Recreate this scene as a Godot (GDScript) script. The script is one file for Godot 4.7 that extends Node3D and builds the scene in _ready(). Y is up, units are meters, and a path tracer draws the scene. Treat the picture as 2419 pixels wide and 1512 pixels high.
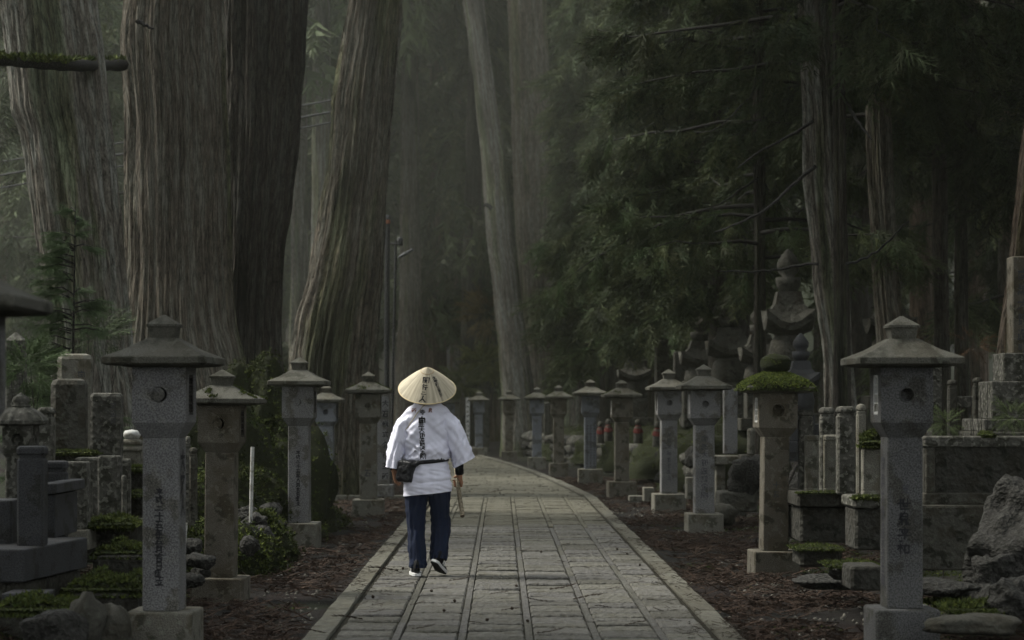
extends Node3D
# A misty cedar avenue lined with stone lanterns and graves. Camera at the origin's column, looking along -Z, 1.43 m above the path.
const LENS := 5000.0
const EYE := 1.43
const LEVEL := 962.0

var rng := RandomNumberGenerator.new()
var used := {}
var M := {}
var T := {}
var noise := FastNoiseLite.new()
var ridge := FastNoiseLite.new()
var fine := FastNoiseLite.new()


func _ready() -> void:
	rng.seed = 11
	set_camera()
	set_light()
	set_noises()
	make_textures()
	make_materials()
	build_ground()
	build_path()
	build_big_trees()
	build_far_trees()
	build_shade_canopy()
	build_lanterns()
	build_left_graves()
	build_right_graves()
	build_middle_distance()
	build_person()
	build_litter()


func set_camera() -> void:
	var cam := Camera3D.new()
	cam.name = "camera"
	cam.projection = Camera3D.PROJECTION_FRUSTUM
	cam.near = 0.5
	cam.far = 900.0
	cam.size = 1512.0 / LENS * cam.near
	cam.frustum_offset = Vector2(0.0, (LEVEL - 756.0) / LENS * cam.near)
	cam.position = Vector3(0, EYE, 0)
	add_child(cam)
	cam.current = true


func set_light() -> void:
	var sky_mat := ProceduralSkyMaterial.new()
	sky_mat.sky_top_color = Color(0.76, 0.78, 0.80)
	sky_mat.sky_horizon_color = Color(0.72, 0.73, 0.73)
	sky_mat.sky_curve = 0.2
	sky_mat.ground_bottom_color = Color(0.10, 0.10, 0.08)
	sky_mat.ground_horizon_color = Color(0.3, 0.31, 0.3)
	sky_mat.sun_angle_max = 1.0
	var sky := Sky.new()
	sky.sky_material = sky_mat
	var env := Environment.new()
	env.background_mode = Environment.BG_SKY
	env.sky = sky
	env.tonemap_mode = Environment.TONE_MAPPER_LINEAR
	env.tonemap_exposure = 3.35
	env.fog_enabled = true
	env.fog_density = 0.00045
	env.fog_light_color = Color(0.95, 0.96, 0.88)
	env.volumetric_fog_enabled = true
	env.volumetric_fog_density = 0.0
	env.sdfgi_enabled = true
	env.ssao_enabled = true
	env.ssil_enabled = true
	# the bank of mist that hangs between the trunks on the left and along the avenue
	var mist := FogVolume.new()
	mist.name = "mist"
	mist.shape = RenderingServer.FOG_VOLUME_SHAPE_ELLIPSOID
	mist.size = Vector3(30, 17, 42)
	mist.position = Vector3(-10.5, 9.8, -35.0)
	var mist_mat := FogMaterial.new()
	mist_mat.density = 0.0012
	mist_mat.albedo = Color(0.95, 0.96, 0.90)
	mist.material = mist_mat
	mist.set_meta("kind", "stuff")
	add_child(mist)
	var lens_look := CameraAttributesPhysical.new()
	lens_look.frustum_focal_length = 75.0
	lens_look.frustum_focus_distance = 17.7
	lens_look.exposure_aperture = 3.2
	var around := WorldEnvironment.new()
	around.name = "world_environment"
	around.environment = env
	around.camera_attributes = lens_look
	add_child(around)
	var sun := DirectionalLight3D.new()
	sun.name = "sun"
	sun.light_color = Color(1.0, 0.985, 0.95)
	sun.light_energy = 0.62
	sun.light_angular_distance = 20.0
	sun.shadow_enabled = true
	# from the upper left, a little from behind the walker
	add_child(sun)
	sun.look_at_from_position(Vector3.ZERO, -Vector3(-0.78, 1.0, -0.2), Vector3.UP)


# ---------------------------------------------------------------- small helpers
func at(px: float, py: float, z: float) -> Vector3:
	return Vector3((px - 1209.0) * z / LENS, EYE + (LEVEL - py) * z / LENS, -z)


func gx(px: float, z: float) -> float:
	return (px - 1209.0) * z / LENS


func hy(py: float, z: float) -> float:
	return EYE + (LEVEL - py) * z / LENS


func r(a: float, b: float) -> float:
	return rng.randf_range(a, b)


func numbered(called: String) -> String:
	if not used.has(called):
		used[called] = 0
		return called
	used[called] += 1
	return "%s_%03d" % [called, used[called]]


func tag(o: Node, label: String, category: String, group := "") -> void:
	o.set_meta("label", label)
	o.set_meta("category", category)
	if group:
		o.set_meta("group", group)


func thing(called: String, label: String, category: String, where := Vector3.ZERO, group := "") -> Node3D:
	var o := Node3D.new()
	o.name = numbered(called)
	add_child(o)
	o.position = where
	tag(o, label, category, group)
	return o


func put(called: String, m: Mesh, mat: Material, parent: Node3D = null, where := Vector3.ZERO) -> MeshInstance3D:
	var o := MeshInstance3D.new()
	o.mesh = m
	o.material_override = mat
	o.position = where
	if parent == null:
		o.name = numbered(called)
		add_child(o)
	else:
		var n := 0
		var nm := called
		while parent.has_node(NodePath(nm)):
			n += 1
			nm = "%s_%03d" % [called, n]
		o.name = nm
		parent.add_child(o)
	return o


func scatter(called: String, m: Mesh, mat: Material, places: Array, colors: PackedColorArray, parent: Node3D = null, kind := "stuff") -> MultiMeshInstance3D:
	var mm := MultiMesh.new()
	mm.transform_format = MultiMesh.TRANSFORM_3D
	mm.use_colors = true
	mm.mesh = m
	mm.instance_count = places.size()
	for i in places.size():
		mm.set_instance_transform(i, places[i])
		mm.set_instance_color(i, colors[i] if i < colors.size() else Color.WHITE)
	var o := MultiMeshInstance3D.new()
	o.multimesh = mm
	o.material_override = mat
	if kind:
		o.set_meta("kind", kind)
	if parent == null:
		o.name = numbered(called)
		add_child(o)
	else:
		var n := 0
		var nm := called
		while parent.has_node(NodePath(nm)):
			n += 1
			nm = "%s_%03d" % [called, n]
		o.name = nm
		parent.add_child(o)
	return o


class MB:
	var v := PackedVector3Array()
	var n := PackedVector3Array()
	var uv := PackedVector2Array()
	var c := PackedColorArray()
	var idx := PackedInt32Array()
	var col := Color.WHITE

	# counter-clockwise seen from outside; the last argument is a point inside, used to turn the face outwards
	func tri(a: Vector3, b: Vector3, d: Vector3, inside = null) -> void:
		var k := (b - a).cross(d - a)
		if k.length_squared() < 1e-16:
			return
		k = k.normalized()
		if inside != null and k.dot((a + b + d) / 3.0 - inside) < 0.0:
			var s := b
			b = d
			d = s
			k = -k
		var at0 := v.size()
		v.append_array(PackedVector3Array([a, b, d]))
		n.append_array(PackedVector3Array([k, k, k]))
		uv.append_array(PackedVector2Array([Vector2.ZERO, Vector2(1, 0), Vector2(1, 1)]))
		c.append_array(PackedColorArray([col, col, col]))
		idx.append_array(PackedInt32Array([at0, at0 + 2, at0 + 1]))

	func quad(a: Vector3, b: Vector3, d: Vector3, e: Vector3, inside = null) -> void:
		var k := (d - a).cross(e - b)
		if k.length_squared() < 1e-16:
			return
		k = k.normalized()
		if inside != null and k.dot((a + b + d + e) / 4.0 - inside) < 0.0:
			var s := b
			b = e
			e = s
			k = -k
		var at0 := v.size()
		v.append_array(PackedVector3Array([a, b, d, e]))
		n.append_array(PackedVector3Array([k, k, k, k]))
		uv.append_array(PackedVector2Array([Vector2(0, 0), Vector2(1, 0), Vector2(1, 1), Vector2(0, 1)]))
		c.append_array(PackedColorArray([col, col, col, col]))
		idx.append_array(PackedInt32Array([at0, at0 + 2, at0 + 1, at0, at0 + 3, at0 + 2]))

	func fan(ring: PackedVector3Array, inside: Vector3) -> void:
		var m := Vector3.ZERO
		for p in ring:
			m += p
		m /= ring.size()
		for i in ring.size():
			tri(m, ring[i], ring[(i + 1) % ring.size()], inside)

	func loft(rings: Array, low := true, high := true) -> void:
		for k in rings.size() - 1:
			var a: PackedVector3Array = rings[k]
			var b: PackedVector3Array = rings[k + 1]
			var m := Vector3.ZERO
			for i in a.size():
				m += a[i] + b[i]
			m /= 2.0 * a.size()
			for i in a.size():
				var j := (i + 1) % a.size()
				quad(a[i], a[j], b[j], b[i], m)
		var whole := Vector3.ZERO
		var lo := Vector3.ZERO
		var hi := Vector3.ZERO
		var first: PackedVector3Array = rings[0]
		var last: PackedVector3Array = rings[-1]
		for i in first.size():
			lo += first[i]
			hi += last[i]
		lo /= first.size()
		hi /= last.size()
		whole = (lo + hi) * 0.5
		if low:
			fan(first, whole)
		if high:
			fan(last, whole)

	# a smooth sheet of points, nu round (closed when wrap) by nv along
	func sheet(pts: PackedVector3Array, nu: int, nv: int, wrap: bool, uvs: PackedVector2Array = PackedVector2Array(), cols: PackedColorArray = PackedColorArray(), flip := false) -> void:
		var at0 := v.size()
		var nn := PackedVector3Array()
		nn.resize(pts.size())
		var faces := nu if wrap else nu - 1
		for j in nv - 1:
			for i in faces:
				var i2 := (i + 1) % nu
				var a := j * nu + i
				var b := j * nu + i2
				var d := (j + 1) * nu + i2
				var e := (j + 1) * nu + i
				var k := (pts[d] - pts[a]).cross(pts[e] - pts[b])
				if flip:
					k = -k
				nn[a] += k
				nn[b] += k
				nn[d] += k
				nn[e] += k
				if flip:
					idx.append_array(PackedInt32Array([at0 + a, at0 + b, at0 + d, at0 + a, at0 + d, at0 + e]))
				else:
					idx.append_array(PackedInt32Array([at0 + a, at0 + d, at0 + b, at0 + a, at0 + e, at0 + d]))
		for i in nn.size():
			nn[i] = nn[i].normalized() if nn[i].length_squared() > 1e-20 else Vector3.UP
		v.append_array(pts)
		n.append_array(nn)
		if uvs.size() == pts.size():
			uv.append_array(uvs)
		else:
			var u0 := PackedVector2Array()
			u0.resize(pts.size())
			uv.append_array(u0)
		if cols.size() == pts.size():
			c.append_array(cols)
		else:
			var c0 := PackedColorArray()
			c0.resize(pts.size())
			c0.fill(col)
			c.append_array(c0)

	func tube(path: PackedVector3Array, radii: PackedFloat32Array, sides := 8, caps := true) -> void:
		var pts := PackedVector3Array()
		var side := Vector3.RIGHT
		for k in path.size():
			var t := (path[mini(k + 1, path.size() - 1)] - path[maxi(k - 1, 0)]).normalized()
			if absf(t.dot(side)) > 0.9:
				side = Vector3.UP if absf(t.y) < 0.9 else Vector3.BACK
			var x := (side - t * side.dot(t)).normalized()
			var y := t.cross(x)
			side = x
			for i in sides:
				var a := TAU * i / sides
				pts.append(path[k] + (x * cos(a) + y * sin(a)) * radii[k])
		sheet(pts, sides, path.size(), true)
		if caps:
			for e in [0, path.size() - 1]:
				fan(pts.slice(e * sides, e * sides + sides), path[1] if e == 0 else path[path.size() - 2])

	# profile: (radius, height) points turned round the y axis
	func lathe(profile: PackedVector2Array, sides := 24, off := Vector3.ZERO) -> void:
		var pts := PackedVector3Array()
		for p in profile:
			for i in sides:
				var a := -TAU * i / sides
				pts.append(off + Vector3(cos(a) * p.x, p.y, sin(a) * p.x))
		sheet(pts, sides, profile.size(), true)

	func add(m: MB, t: Transform3D) -> void:
		var at0 := v.size()
		for i in m.v.size():
			v.append(t * m.v[i])
			n.append((t.basis * m.n[i]).normalized())
		uv.append_array(m.uv)
		c.append_array(m.c)
		for i in m.idx:
			idx.append(at0 + i)

	func done() -> ArrayMesh:
		var arrays := []
		arrays.resize(Mesh.ARRAY_MAX)
		arrays[Mesh.ARRAY_VERTEX] = v
		arrays[Mesh.ARRAY_NORMAL] = n
		arrays[Mesh.ARRAY_TEX_UV] = uv
		arrays[Mesh.ARRAY_COLOR] = c
		arrays[Mesh.ARRAY_INDEX] = idx
		var m := ArrayMesh.new()
		m.add_surface_from_arrays(Mesh.PRIMITIVE_TRIANGLES, arrays)
		return m


# a rectangle with cut corners, lying flat at height y
func rect(w: float, d: float, y: float, cut: float, off := Vector2.ZERO) -> PackedVector3Array:
	var x := w * 0.5
	var z := d * 0.5
	var k := minf(cut, minf(x, z) * 0.9)
	var out := PackedVector3Array()
	for p in [[x - k, -z], [x, -z + k], [x, z - k], [x - k, z], [-x + k, z], [-x, z - k], [-x, -z + k], [-x + k, -z]]:
		out.append(Vector3(p[0] + off.x, y, p[1] + off.y))
	return out


# a block standing on y = 0 with rounded edges
func block_into(m: MB, w: float, h: float, d: float, cut: float, off := Vector3.ZERO, taper := 1.0) -> void:
	var o := Vector2(off.x, off.z)
	var t := taper
	m.loft([rect(w - cut, d - cut, off.y, cut, o), rect(w, d, off.y + cut * 0.6, cut, o), rect(w * t, d * t, off.y + h - cut, cut, o), rect(w * t - cut * 0.6, d * t - cut * 0.6, off.y + h - cut * 0.3, cut, o), rect(w * t - cut * 2.0, d * t - cut * 2.0, off.y + h, cut, o)])


func block(w: float, h: float, d: float, cut := 0.01, taper := 1.0) -> ArrayMesh:
	var m := MB.new()
	block_into(m, w, h, d, cut, Vector3.ZERO, taper)
	return m.done()


# a lumpy stone: a ball pushed about by noise, flat facets showing when rough is high
func rock_into(m: MB, size: Vector3, seed_at: float, rough := 0.25, nu := 18, nv := 12, off := Vector3.ZERO) -> void:
	var pts := PackedVector3Array()
	var g := RandomNumberGenerator.new()
	g.seed = int(seed_at * 97.0) + 5
	var cuts := []
	for k in 15:
		cuts.append([Vector3(g.randf_range(-1, 1), g.randf_range(-1, 1), g.randf_range(-1, 1)).normalized(), g.randf_range(1.0 - rough * 0.9, 1.05)])
	for j in nv:
		var b := PI * (float(j) / (nv - 1)) - PI / 2
		for i in nu:
			var a := -TAU * i / nu
			var p := Vector3(cos(b) * cos(a), sin(b), cos(b) * sin(a))
			var q := p * 1.3 + Vector3(seed_at, seed_at * 0.7, -seed_at)
			var k := 1.12
			for e in cuts:
				var along: float = p.dot(e[0])
				if along > 0.2:
					k = minf(k, e[1] / along)
			k += rough * noise.get_noise_3dv(q * 60.0) * 0.5 + rough * 0.35 * noise.get_noise_3dv(q * 150.0)
			# squarish
			var s := pow(pow(absf(p.x), 3.0) + pow(absf(p.y), 3.0) + pow(absf(p.z), 3.0), 1.0 / 3.0)
			pts.append(off + p / s * k * size * 0.5)
	m.sheet(pts, nu, nv, true)


func rock(size: Vector3, seed_at: float, rough := 0.25, nu := 18, nv := 12) -> ArrayMesh:
	var m := MB.new()
	rock_into(m, size, seed_at, rough, nu, nv)
	return m.done()


func set_noises() -> void:
	noise.seed = 3
	noise.noise_type = FastNoiseLite.TYPE_SIMPLEX_SMOOTH
	noise.frequency = 0.01
	noise.fractal_type = FastNoiseLite.FRACTAL_FBM
	noise.fractal_octaves = 3
	ridge.seed = 8
	ridge.noise_type = FastNoiseLite.TYPE_SIMPLEX_SMOOTH
	ridge.frequency = 1.0
	ridge.fractal_type = FastNoiseLite.FRACTAL_RIDGED
	ridge.fractal_octaves = 2
	fine.seed = 21
	fine.noise_type = FastNoiseLite.TYPE_SIMPLEX_SMOOTH
	fine.frequency = 1.0
	fine.fractal_type = FastNoiseLite.FRACTAL_NONE


# surface nets: meshes where the field is zero inside the box lo..hi
func nets(m: MB, field: Callable, lo: Vector3, hi: Vector3, cell: float) -> void:
	var nx := int(ceil((hi.x - lo.x) / cell)) + 1
	var ny := int(ceil((hi.y - lo.y) / cell)) + 1
	var nz := int(ceil((hi.z - lo.z) / cell)) + 1
	var f := PackedFloat32Array()
	f.resize(nx * ny * nz)
	var b := 5
	for bx in range(0, nx, b):
		for by in range(0, ny, b):
			for bz in range(0, nz, b):
				var mid := lo + Vector3(bx + b * 0.5, by + b * 0.5, bz + b * 0.5) * cell
				var d: float = field.call(mid)
				var far := absf(d) > cell * b * 1.3
				for i in range(bx, mini(bx + b, nx)):
					for j in range(by, mini(by + b, ny)):
						for k in range(bz, mini(bz + b, nz)):
							f[(i * ny + j) * nz + k] = d if far else field.call(lo + Vector3(i, j, k) * cell)
	var at0 := m.v.size()
	var id := PackedInt32Array()
	id.resize(nx * ny * nz)
	id.fill(-1)
	var steps := [0, nz, ny * nz, ny * nz + nz, 1, nz + 1, ny * nz + 1, ny * nz + nz + 1]
	var place := [Vector3(0, 0, 0), Vector3(0, 1, 0), Vector3(1, 0, 0), Vector3(1, 1, 0), Vector3(0, 0, 1), Vector3(0, 1, 1), Vector3(1, 0, 1), Vector3(1, 1, 1)]
	var edges := [[0, 1], [2, 3], [4, 5], [6, 7], [0, 2], [1, 3], [4, 6], [5, 7], [0, 4], [1, 5], [2, 6], [3, 7]]
	var pts := PackedVector3Array()
	for i in nx - 1:
		for j in ny - 1:
			for k in nz - 1:
				var o := (i * ny + j) * nz + k
				var inside := 0
				for s in steps:
					if f[o + s] < 0.0:
						inside += 1
				if inside == 0 or inside == 8:
					continue
				var p := Vector3.ZERO
				var c := 0
				for e in edges:
					var fa := f[o + steps[e[0]]]
					var fb := f[o + steps[e[1]]]
					if (fa < 0.0) != (fb < 0.0):
						var va: Vector3 = place[e[0]]
						p += va.lerp(place[e[1]], fa / (fa - fb))
						c += 1
				id[o] = pts.size()
				pts.append(lo + (Vector3(i, j, k) + p / c) * cell)
	var nn := PackedVector3Array()
	nn.resize(pts.size())
	var sx := ny * nz
	for i in range(1, nx - 1):
		for j in range(1, ny - 1):
			for k in range(1, nz - 1):
				var o := (i * ny + j) * nz + k
				var s0 := f[o] < 0.0
				for axis in 3:
					var step: int = [sx, nz, 1][axis]
					if s0 == (f[o + step] < 0.0):
						continue
					var u: int = [nz, 1, sx][axis]
					var w: int = [1, sx, nz][axis]
					var q := [id[o - u - w], id[o - w], id[o], id[o - u]]
					if q[0] < 0 or q[1] < 0 or q[2] < 0 or q[3] < 0:
						continue
					if not s0:
						q.reverse()
					var kk := (pts[q[2]] - pts[q[0]]).cross(pts[q[3]] - pts[q[1]])
					for x in q:
						nn[x] += kk
					m.idx.append_array(PackedInt32Array([at0 + q[0], at0 + q[2], at0 + q[1], at0 + q[0], at0 + q[3], at0 + q[2]]))
	for i in nn.size():
		nn[i] = nn[i].normalized()
	m.v.append_array(pts)
	m.n.append_array(nn)
	for p in pts:
		m.uv.append(Vector2(p.x, p.y))
		m.c.append(m.col)


func cap(p: Vector3, a: Vector3, b: Vector3, ra: float, rb: float) -> float:
	var ab := b - a
	var t := clampf((p - a).dot(ab) / maxf(ab.length_squared(), 1e-9), 0.0, 1.0)
	return p.distance_to(a + ab * t) - lerpf(ra, rb, t)


func smin(a: float, b: float, k: float) -> float:
	var h := maxf(k - absf(a - b), 0.0) / k
	return minf(a, b) - h * h * k * 0.25


# ---------------------------------------------------------------- textures
func noise_image(size: int, freq: float, kind: int, fractal: int, octaves: int, s: int, warp := 0.0) -> Image:
	var f := FastNoiseLite.new()
	f.seed = s
	f.noise_type = kind
	f.frequency = freq
	f.fractal_type = fractal
	f.fractal_octaves = octaves
	if warp > 0.0:
		f.domain_warp_enabled = true
		f.domain_warp_amplitude = warp
		f.domain_warp_frequency = freq * 0.6
	var im := f.get_seamless_image(size, size, false, false, 0.12, true)
	im.convert(Image.FORMAT_L8)
	return im


# mixes byte images with a function of their values (0..1) into one colour texture
func blend(size: int, layers: Array, f: Callable) -> ImageTexture:
	var data := []
	for l: Image in layers:
		data.append(l.get_data())
	var out := PackedByteArray()
	out.resize(size * size * 3)
	var x := PackedFloat32Array()
	x.resize(layers.size())
	for i in size * size:
		for k in x.size():
			x[k] = data[k][i] / 255.0
		var col: Color = f.call(x)
		col = col.linear_to_srgb()
		out[i * 3] = clampi(int(col.r * 255.0), 0, 255)
		out[i * 3 + 1] = clampi(int(col.g * 255.0), 0, 255)
		out[i * 3 + 2] = clampi(int(col.b * 255.0), 0, 255)
	return ImageTexture.create_from_image(Image.create_from_data(size, size, false, Image.FORMAT_RGB8, out))


func gray(im: Image) -> ImageTexture:
	return ImageTexture.create_from_image(im)


func make_textures() -> void:
	var S := FastNoiseLite.TYPE_SIMPLEX_SMOOTH
	var C := FastNoiseLite.TYPE_CELLULAR
	var FBM := FastNoiseLite.FRACTAL_FBM
	var RID := FastNoiseLite.FRACTAL_RIDGED
	var NO := FastNoiseLite.FRACTAL_NONE
	var n := 512
	var big := noise_image(n, 0.006, S, FBM, 4, 1)
	var big2 := noise_image(n, 0.011, S, FBM, 5, 2, 20.0)
	var mid := noise_image(n, 0.03, S, FBM, 4, 3)
	var grit := noise_image(n, 0.22, S, FBM, 2, 4)
	var grain := noise_image(n, 0.34, S, NO, 1, 5)
	var cells := noise_image(n, 0.05, C, NO, 1, 6)
	T.grit = gray(grit)
	T.mid = gray(mid)
	T.big = gray(big2)
	# clean granite: pepper and salt
	T.granite = blend(n, [grain, grit, big, big2, mid], func(x: PackedFloat32Array):
		var k := 0.80 + (x[1] - 0.5) * 0.5
		if x[0] < 0.38: k *= 0.45
		if x[0] > 0.64: k *= 1.4
		k *= 0.75 + 0.5 * x[2]
		var c := Color(k, k, k)
		c = c.lerp(Color(k * 0.45, k * 0.43, k * 0.34), smoothstep(0.50, 0.68, x[3]) * 0.8)
		return c.lerp(Color(k * 1.35, k * 1.33, k * 1.2), smoothstep(0.62, 0.70, x[4]) * 0.5))
	# weathered granite: lichen rings, black streaks, brown film
	T.weathered = blend(n, [grain, grit, big2, mid, big], func(x: PackedFloat32Array):
		var k := 0.72 + (x[1] - 0.5) * 0.5
		if x[0] < 0.34: k *= 0.6
		if x[0] > 0.68: k *= 1.2
		var c := Color(k, k * 0.97, k * 0.9)
		c = c.lerp(Color(0.16, 0.16, 0.11), smoothstep(0.52, 0.68, x[2]) * 0.75)
		c = c.lerp(Color(0.42, 0.36, 0.26), smoothstep(0.5, 0.7, x[4]) * 0.5)
		c = c.lerp(Color(1.0, 1.02, 0.94), smoothstep(0.66, 0.72, x[3]) * 0.55)
		return c)
	# old stone, dark with pale lichen
	T.old = blend(n, [grain, grit, big2, mid, cells], func(x: PackedFloat32Array):
		var k := 0.5 + (x[1] - 0.5) * 0.4
		var c := Color(k, k * 0.98, k * 0.92)
		c = c.lerp(Color(0.12, 0.13, 0.08), smoothstep(0.42, 0.62, x[2]) * 0.7)
		c = c.lerp(Color(1.15, 1.15, 1.05), smoothstep(0.57, 0.66, x[3]) * (0.5 + 0.5 * x[0]))
		return c)
	T.pave = blend(n, [grain, grit, big2, mid], func(x: PackedFloat32Array):
		var k := 0.78 + (x[1] - 0.5) * 1.0
		if x[0] < 0.4: k *= 0.6
		k *= 0.55 + 0.85 * x[3]
		var c := Color(k, k * 0.985, k * 0.92)
		c = c.lerp(Color(0.4, 0.38, 0.28), smoothstep(0.52, 0.7, x[2]) * 0.55)
		return c)
	T.soil = blend(n, [grain, grit, big2, mid], func(x: PackedFloat32Array):
		var k := 0.5 + (x[1] - 0.5) * 1.1
		var c := Color(k, k * 0.95, k * 0.9)
		if x[0] > 0.66: c = c * 1.7
		c = c * (0.55 + 0.9 * x[3])
		return c)
	# bark, stretched tall by its UVs
	var furrow := noise_image(n, 0.022, S, RID, 3, 12, 5.0)
	var strip := noise_image(n, 0.06, S, FBM, 3, 13)
	T.furrow = gray(furrow)
	T.bark = blend(n, [furrow, strip, big, grit], func(x: PackedFloat32Array):
		var k := 0.45 + 0.5 * smoothstep(0.2, 0.8, 1.0 - x[0]) + (x[1] - 0.5) * 0.5 + (x[3] - 0.5) * 0.75
		k *= 0.55 + 0.9 * x[2]
		var c := Color(k, k * 0.93, k * 0.84)
		c = c.lerp(Color(k * 0.95, k * 0.97, k * 0.9), smoothstep(0.4, 0.65, x[2]))
		return c)
	T.cloth = gray(noise_image(256, 0.3, S, NO, 1, 15))


func mat(color: Color, tex: Texture2D = null, rough := 0.9, size := 1.0, bump: Texture2D = null, depth := 0.0, bump_size := 0.0) -> StandardMaterial3D:
	var m := StandardMaterial3D.new()
	m.albedo_color = color.linear_to_srgb()
	m.roughness = rough
	m.metallic_specular = 0.35
	if tex:
		m.albedo_texture = tex
		m.uv1_triplanar = true
		m.uv1_world_triplanar = true
		m.uv1_scale = Vector3.ONE / size
	if bump:
		m.heightmap_enabled = true
		m.heightmap_texture = bump
		m.heightmap_scale = depth
	return m


func make_materials() -> void:
	M.granite = mat(Color(0.18, 0.178, 0.174), T.granite, 0.9, 1.8, T.grit, 0.3)
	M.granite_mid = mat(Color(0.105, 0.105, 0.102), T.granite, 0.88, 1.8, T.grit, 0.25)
	M.granite_dark = mat(Color(0.052, 0.053, 0.055), T.granite, 0.8, 1.6, T.grit, 0.2)
	M.granite_blue = mat(Color(0.165, 0.175, 0.19), T.granite, 0.85, 1.6, T.grit, 0.2)
	M.weathered = mat(Color(0.185, 0.182, 0.16), T.weathered, 0.95, 1.3, T.grit, 0.6)
	M.brownstone = mat(Color(0.15, 0.14, 0.118), T.weathered, 0.97, 1.2, T.grit, 0.8)
	M.roof_stone = mat(Color(0.115, 0.115, 0.10), T.weathered, 0.97, 1.4, T.grit, 0.6)
	M.old = mat(Color(0.13, 0.128, 0.115), T.old, 0.97, 1.0, T.mid, 1.5)
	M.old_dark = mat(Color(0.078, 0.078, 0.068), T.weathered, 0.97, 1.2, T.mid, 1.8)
	M.dark_stone = mat(Color(0.045, 0.045, 0.039), T.weathered, 0.9, 1.1, T.mid, 2.0)  # darkest stone tone, for footings, ledges and steps
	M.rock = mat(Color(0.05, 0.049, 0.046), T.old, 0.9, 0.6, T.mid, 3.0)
	M.pave_a = mat(Color(0.135, 0.130, 0.103), T.pave, 0.85, 1.1, T.mid, 1.2)
	M.pave_b = mat(Color(0.112, 0.107, 0.086), T.pave, 0.85, 0.93, T.mid, 1.3)
	M.pave_c = mat(Color(0.165, 0.158, 0.128), T.pave, 0.85, 1.17, T.mid, 1.2)
	M.pave_d = mat(Color(0.092, 0.090, 0.078), T.pave, 0.85, 1.0, T.mid, 1.2)
	M.paving = []
	for k in 9:
		var tone := 0.118 + 0.0065 * ((k * 4) % 9)
		var warm := 0.86 + 0.012 * ((k * 7) % 9)
		M.paving.append(mat(Color(tone, tone * 0.98, tone * warm), T.pave, 0.85, 0.7 + 0.05 * k, T.mid, 2.2))
	M.kerb = mat(Color(0.14, 0.137, 0.115), T.pave, 0.85, 1.2, T.grit, 0.5)
	M.mortar = mat(Color(0.040, 0.038, 0.023), T.soil, 1.0, 0.4, T.grit, 0.8)
	M.soil = mat(Color(1, 1, 1), T.soil, 1.0, 0.8, T.grit, 2.0)
	M.soil.vertex_color_use_as_albedo = true
	M.pebble = mat(Color(0.095, 0.092, 0.08))
	M.pebble.vertex_color_use_as_albedo = true
	M.twig = mat(Color(1, 1, 1), null, 0.9)
	M.twig.vertex_color_use_as_albedo = true
	M.moss = mat(Color(1, 1, 1), null, 0.95)
	M.moss.vertex_color_use_as_albedo = true
	M.moss.backlight_enabled = true
	M.moss.backlight = Color(0.25, 0.25, 0.25)
	M.moss_mat = mat(Color(0.035, 0.046, 0.012), T.soil, 1.0, 0.3, T.grit, 3.0)
	M.leaf = mat(Color(1, 1, 1), null, 0.75)
	M.leaf.vertex_color_use_as_albedo = true
	M.leaf.backlight_enabled = true
	M.leaf.backlight = Color(0.3, 0.3, 0.3)
	for b in [["bark", Color(0.155, 0.143, 0.120), 2.8], ["bark_brown", Color(0.13, 0.102, 0.08), 3.0], ["bark_grey", Color(0.205, 0.20, 0.18), 2.6], ["bark_dark", Color(0.066, 0.061, 0.053), 2.6]]:
		var m := mat(b[1], null, 0.95)
		m.albedo_texture = T.bark
		m.heightmap_enabled = true
		m.heightmap_texture = T.furrow
		m.heightmap_scale = -b[2]
		m.vertex_color_use_as_albedo = true
		M[b[0]] = m
	M.branch = mat(Color(0.085, 0.078, 0.066), T.mid, 0.9, 0.3)
	M.dead_branch = mat(Color(0.12, 0.115, 0.105), T.mid, 0.9, 0.3)
	M.ink = mat(Color(0.02, 0.02, 0.022), null, 0.9)
	M.carved = mat(Color(0.055, 0.055, 0.06), null, 0.95)
	M.hollow = mat(Color(0.05, 0.05, 0.05), null, 0.95)
	M.paint_white = mat(Color(0.6, 0.6, 0.57), T.granite, 0.7, 0.5)
	M.metal_pole = mat(Color(0.14, 0.14, 0.13), T.mid, 0.6, 0.4)
	M.pole_light = mat(Color(0.36, 0.37, 0.36), T.mid, 0.5, 0.4)
	M.orange = mat(Color(0.22, 0.085, 0.045), null, 0.6)
	M.cable = mat(Color(0.03, 0.03, 0.03), null, 0.6)
	M.red_cloth = mat(Color(0.22, 0.024, 0.015), T.cloth, 0.9, 0.05)
	M.cloth = mat(Color(0.71, 0.71, 0.81), null, 0.9)
	M.cloth.vertex_color_use_as_albedo = true
	M.lining = mat(Color(0.012, 0.012, 0.014), T.cloth, 0.9, 0.03)
	M.denim = mat(Color(0.036, 0.058, 0.135), T.cloth, 0.92, 0.06)
	M.denim.vertex_color_use_as_albedo = true
	M.nylon = mat(Color(0.012, 0.012, 0.013), null, 0.45)
	M.shoe = mat(Color(0.012, 0.012, 0.014), T.cloth, 0.7, 0.04)
	M.sole = mat(Color(0.55, 0.55, 0.53), null, 0.7)
	M.sole_tread = mat(Color(0.05, 0.05, 0.055), T.mid, 0.8, 0.05)
	M.skin = mat(Color(0.30, 0.155, 0.09), null, 0.55)
	M.hair = mat(Color(0.03, 0.028, 0.026), null, 0.7)
	M.straw = mat(Color(1, 1, 1), null, 0.7)
	M.straw.vertex_color_use_as_albedo = true
	M.wood = mat(Color(0.82, 0.69, 0.46), T.mid, 0.6, 0.2)
	M.wood_end = mat(Color(0.07, 0.05, 0.035), null, 0.8)
	M.cord = mat(Color(0.45, 0.40, 0.30), null, 0.8)
	M.stamp = mat(Color(0.20, 0.10, 0.08), null, 0.9)
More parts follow.
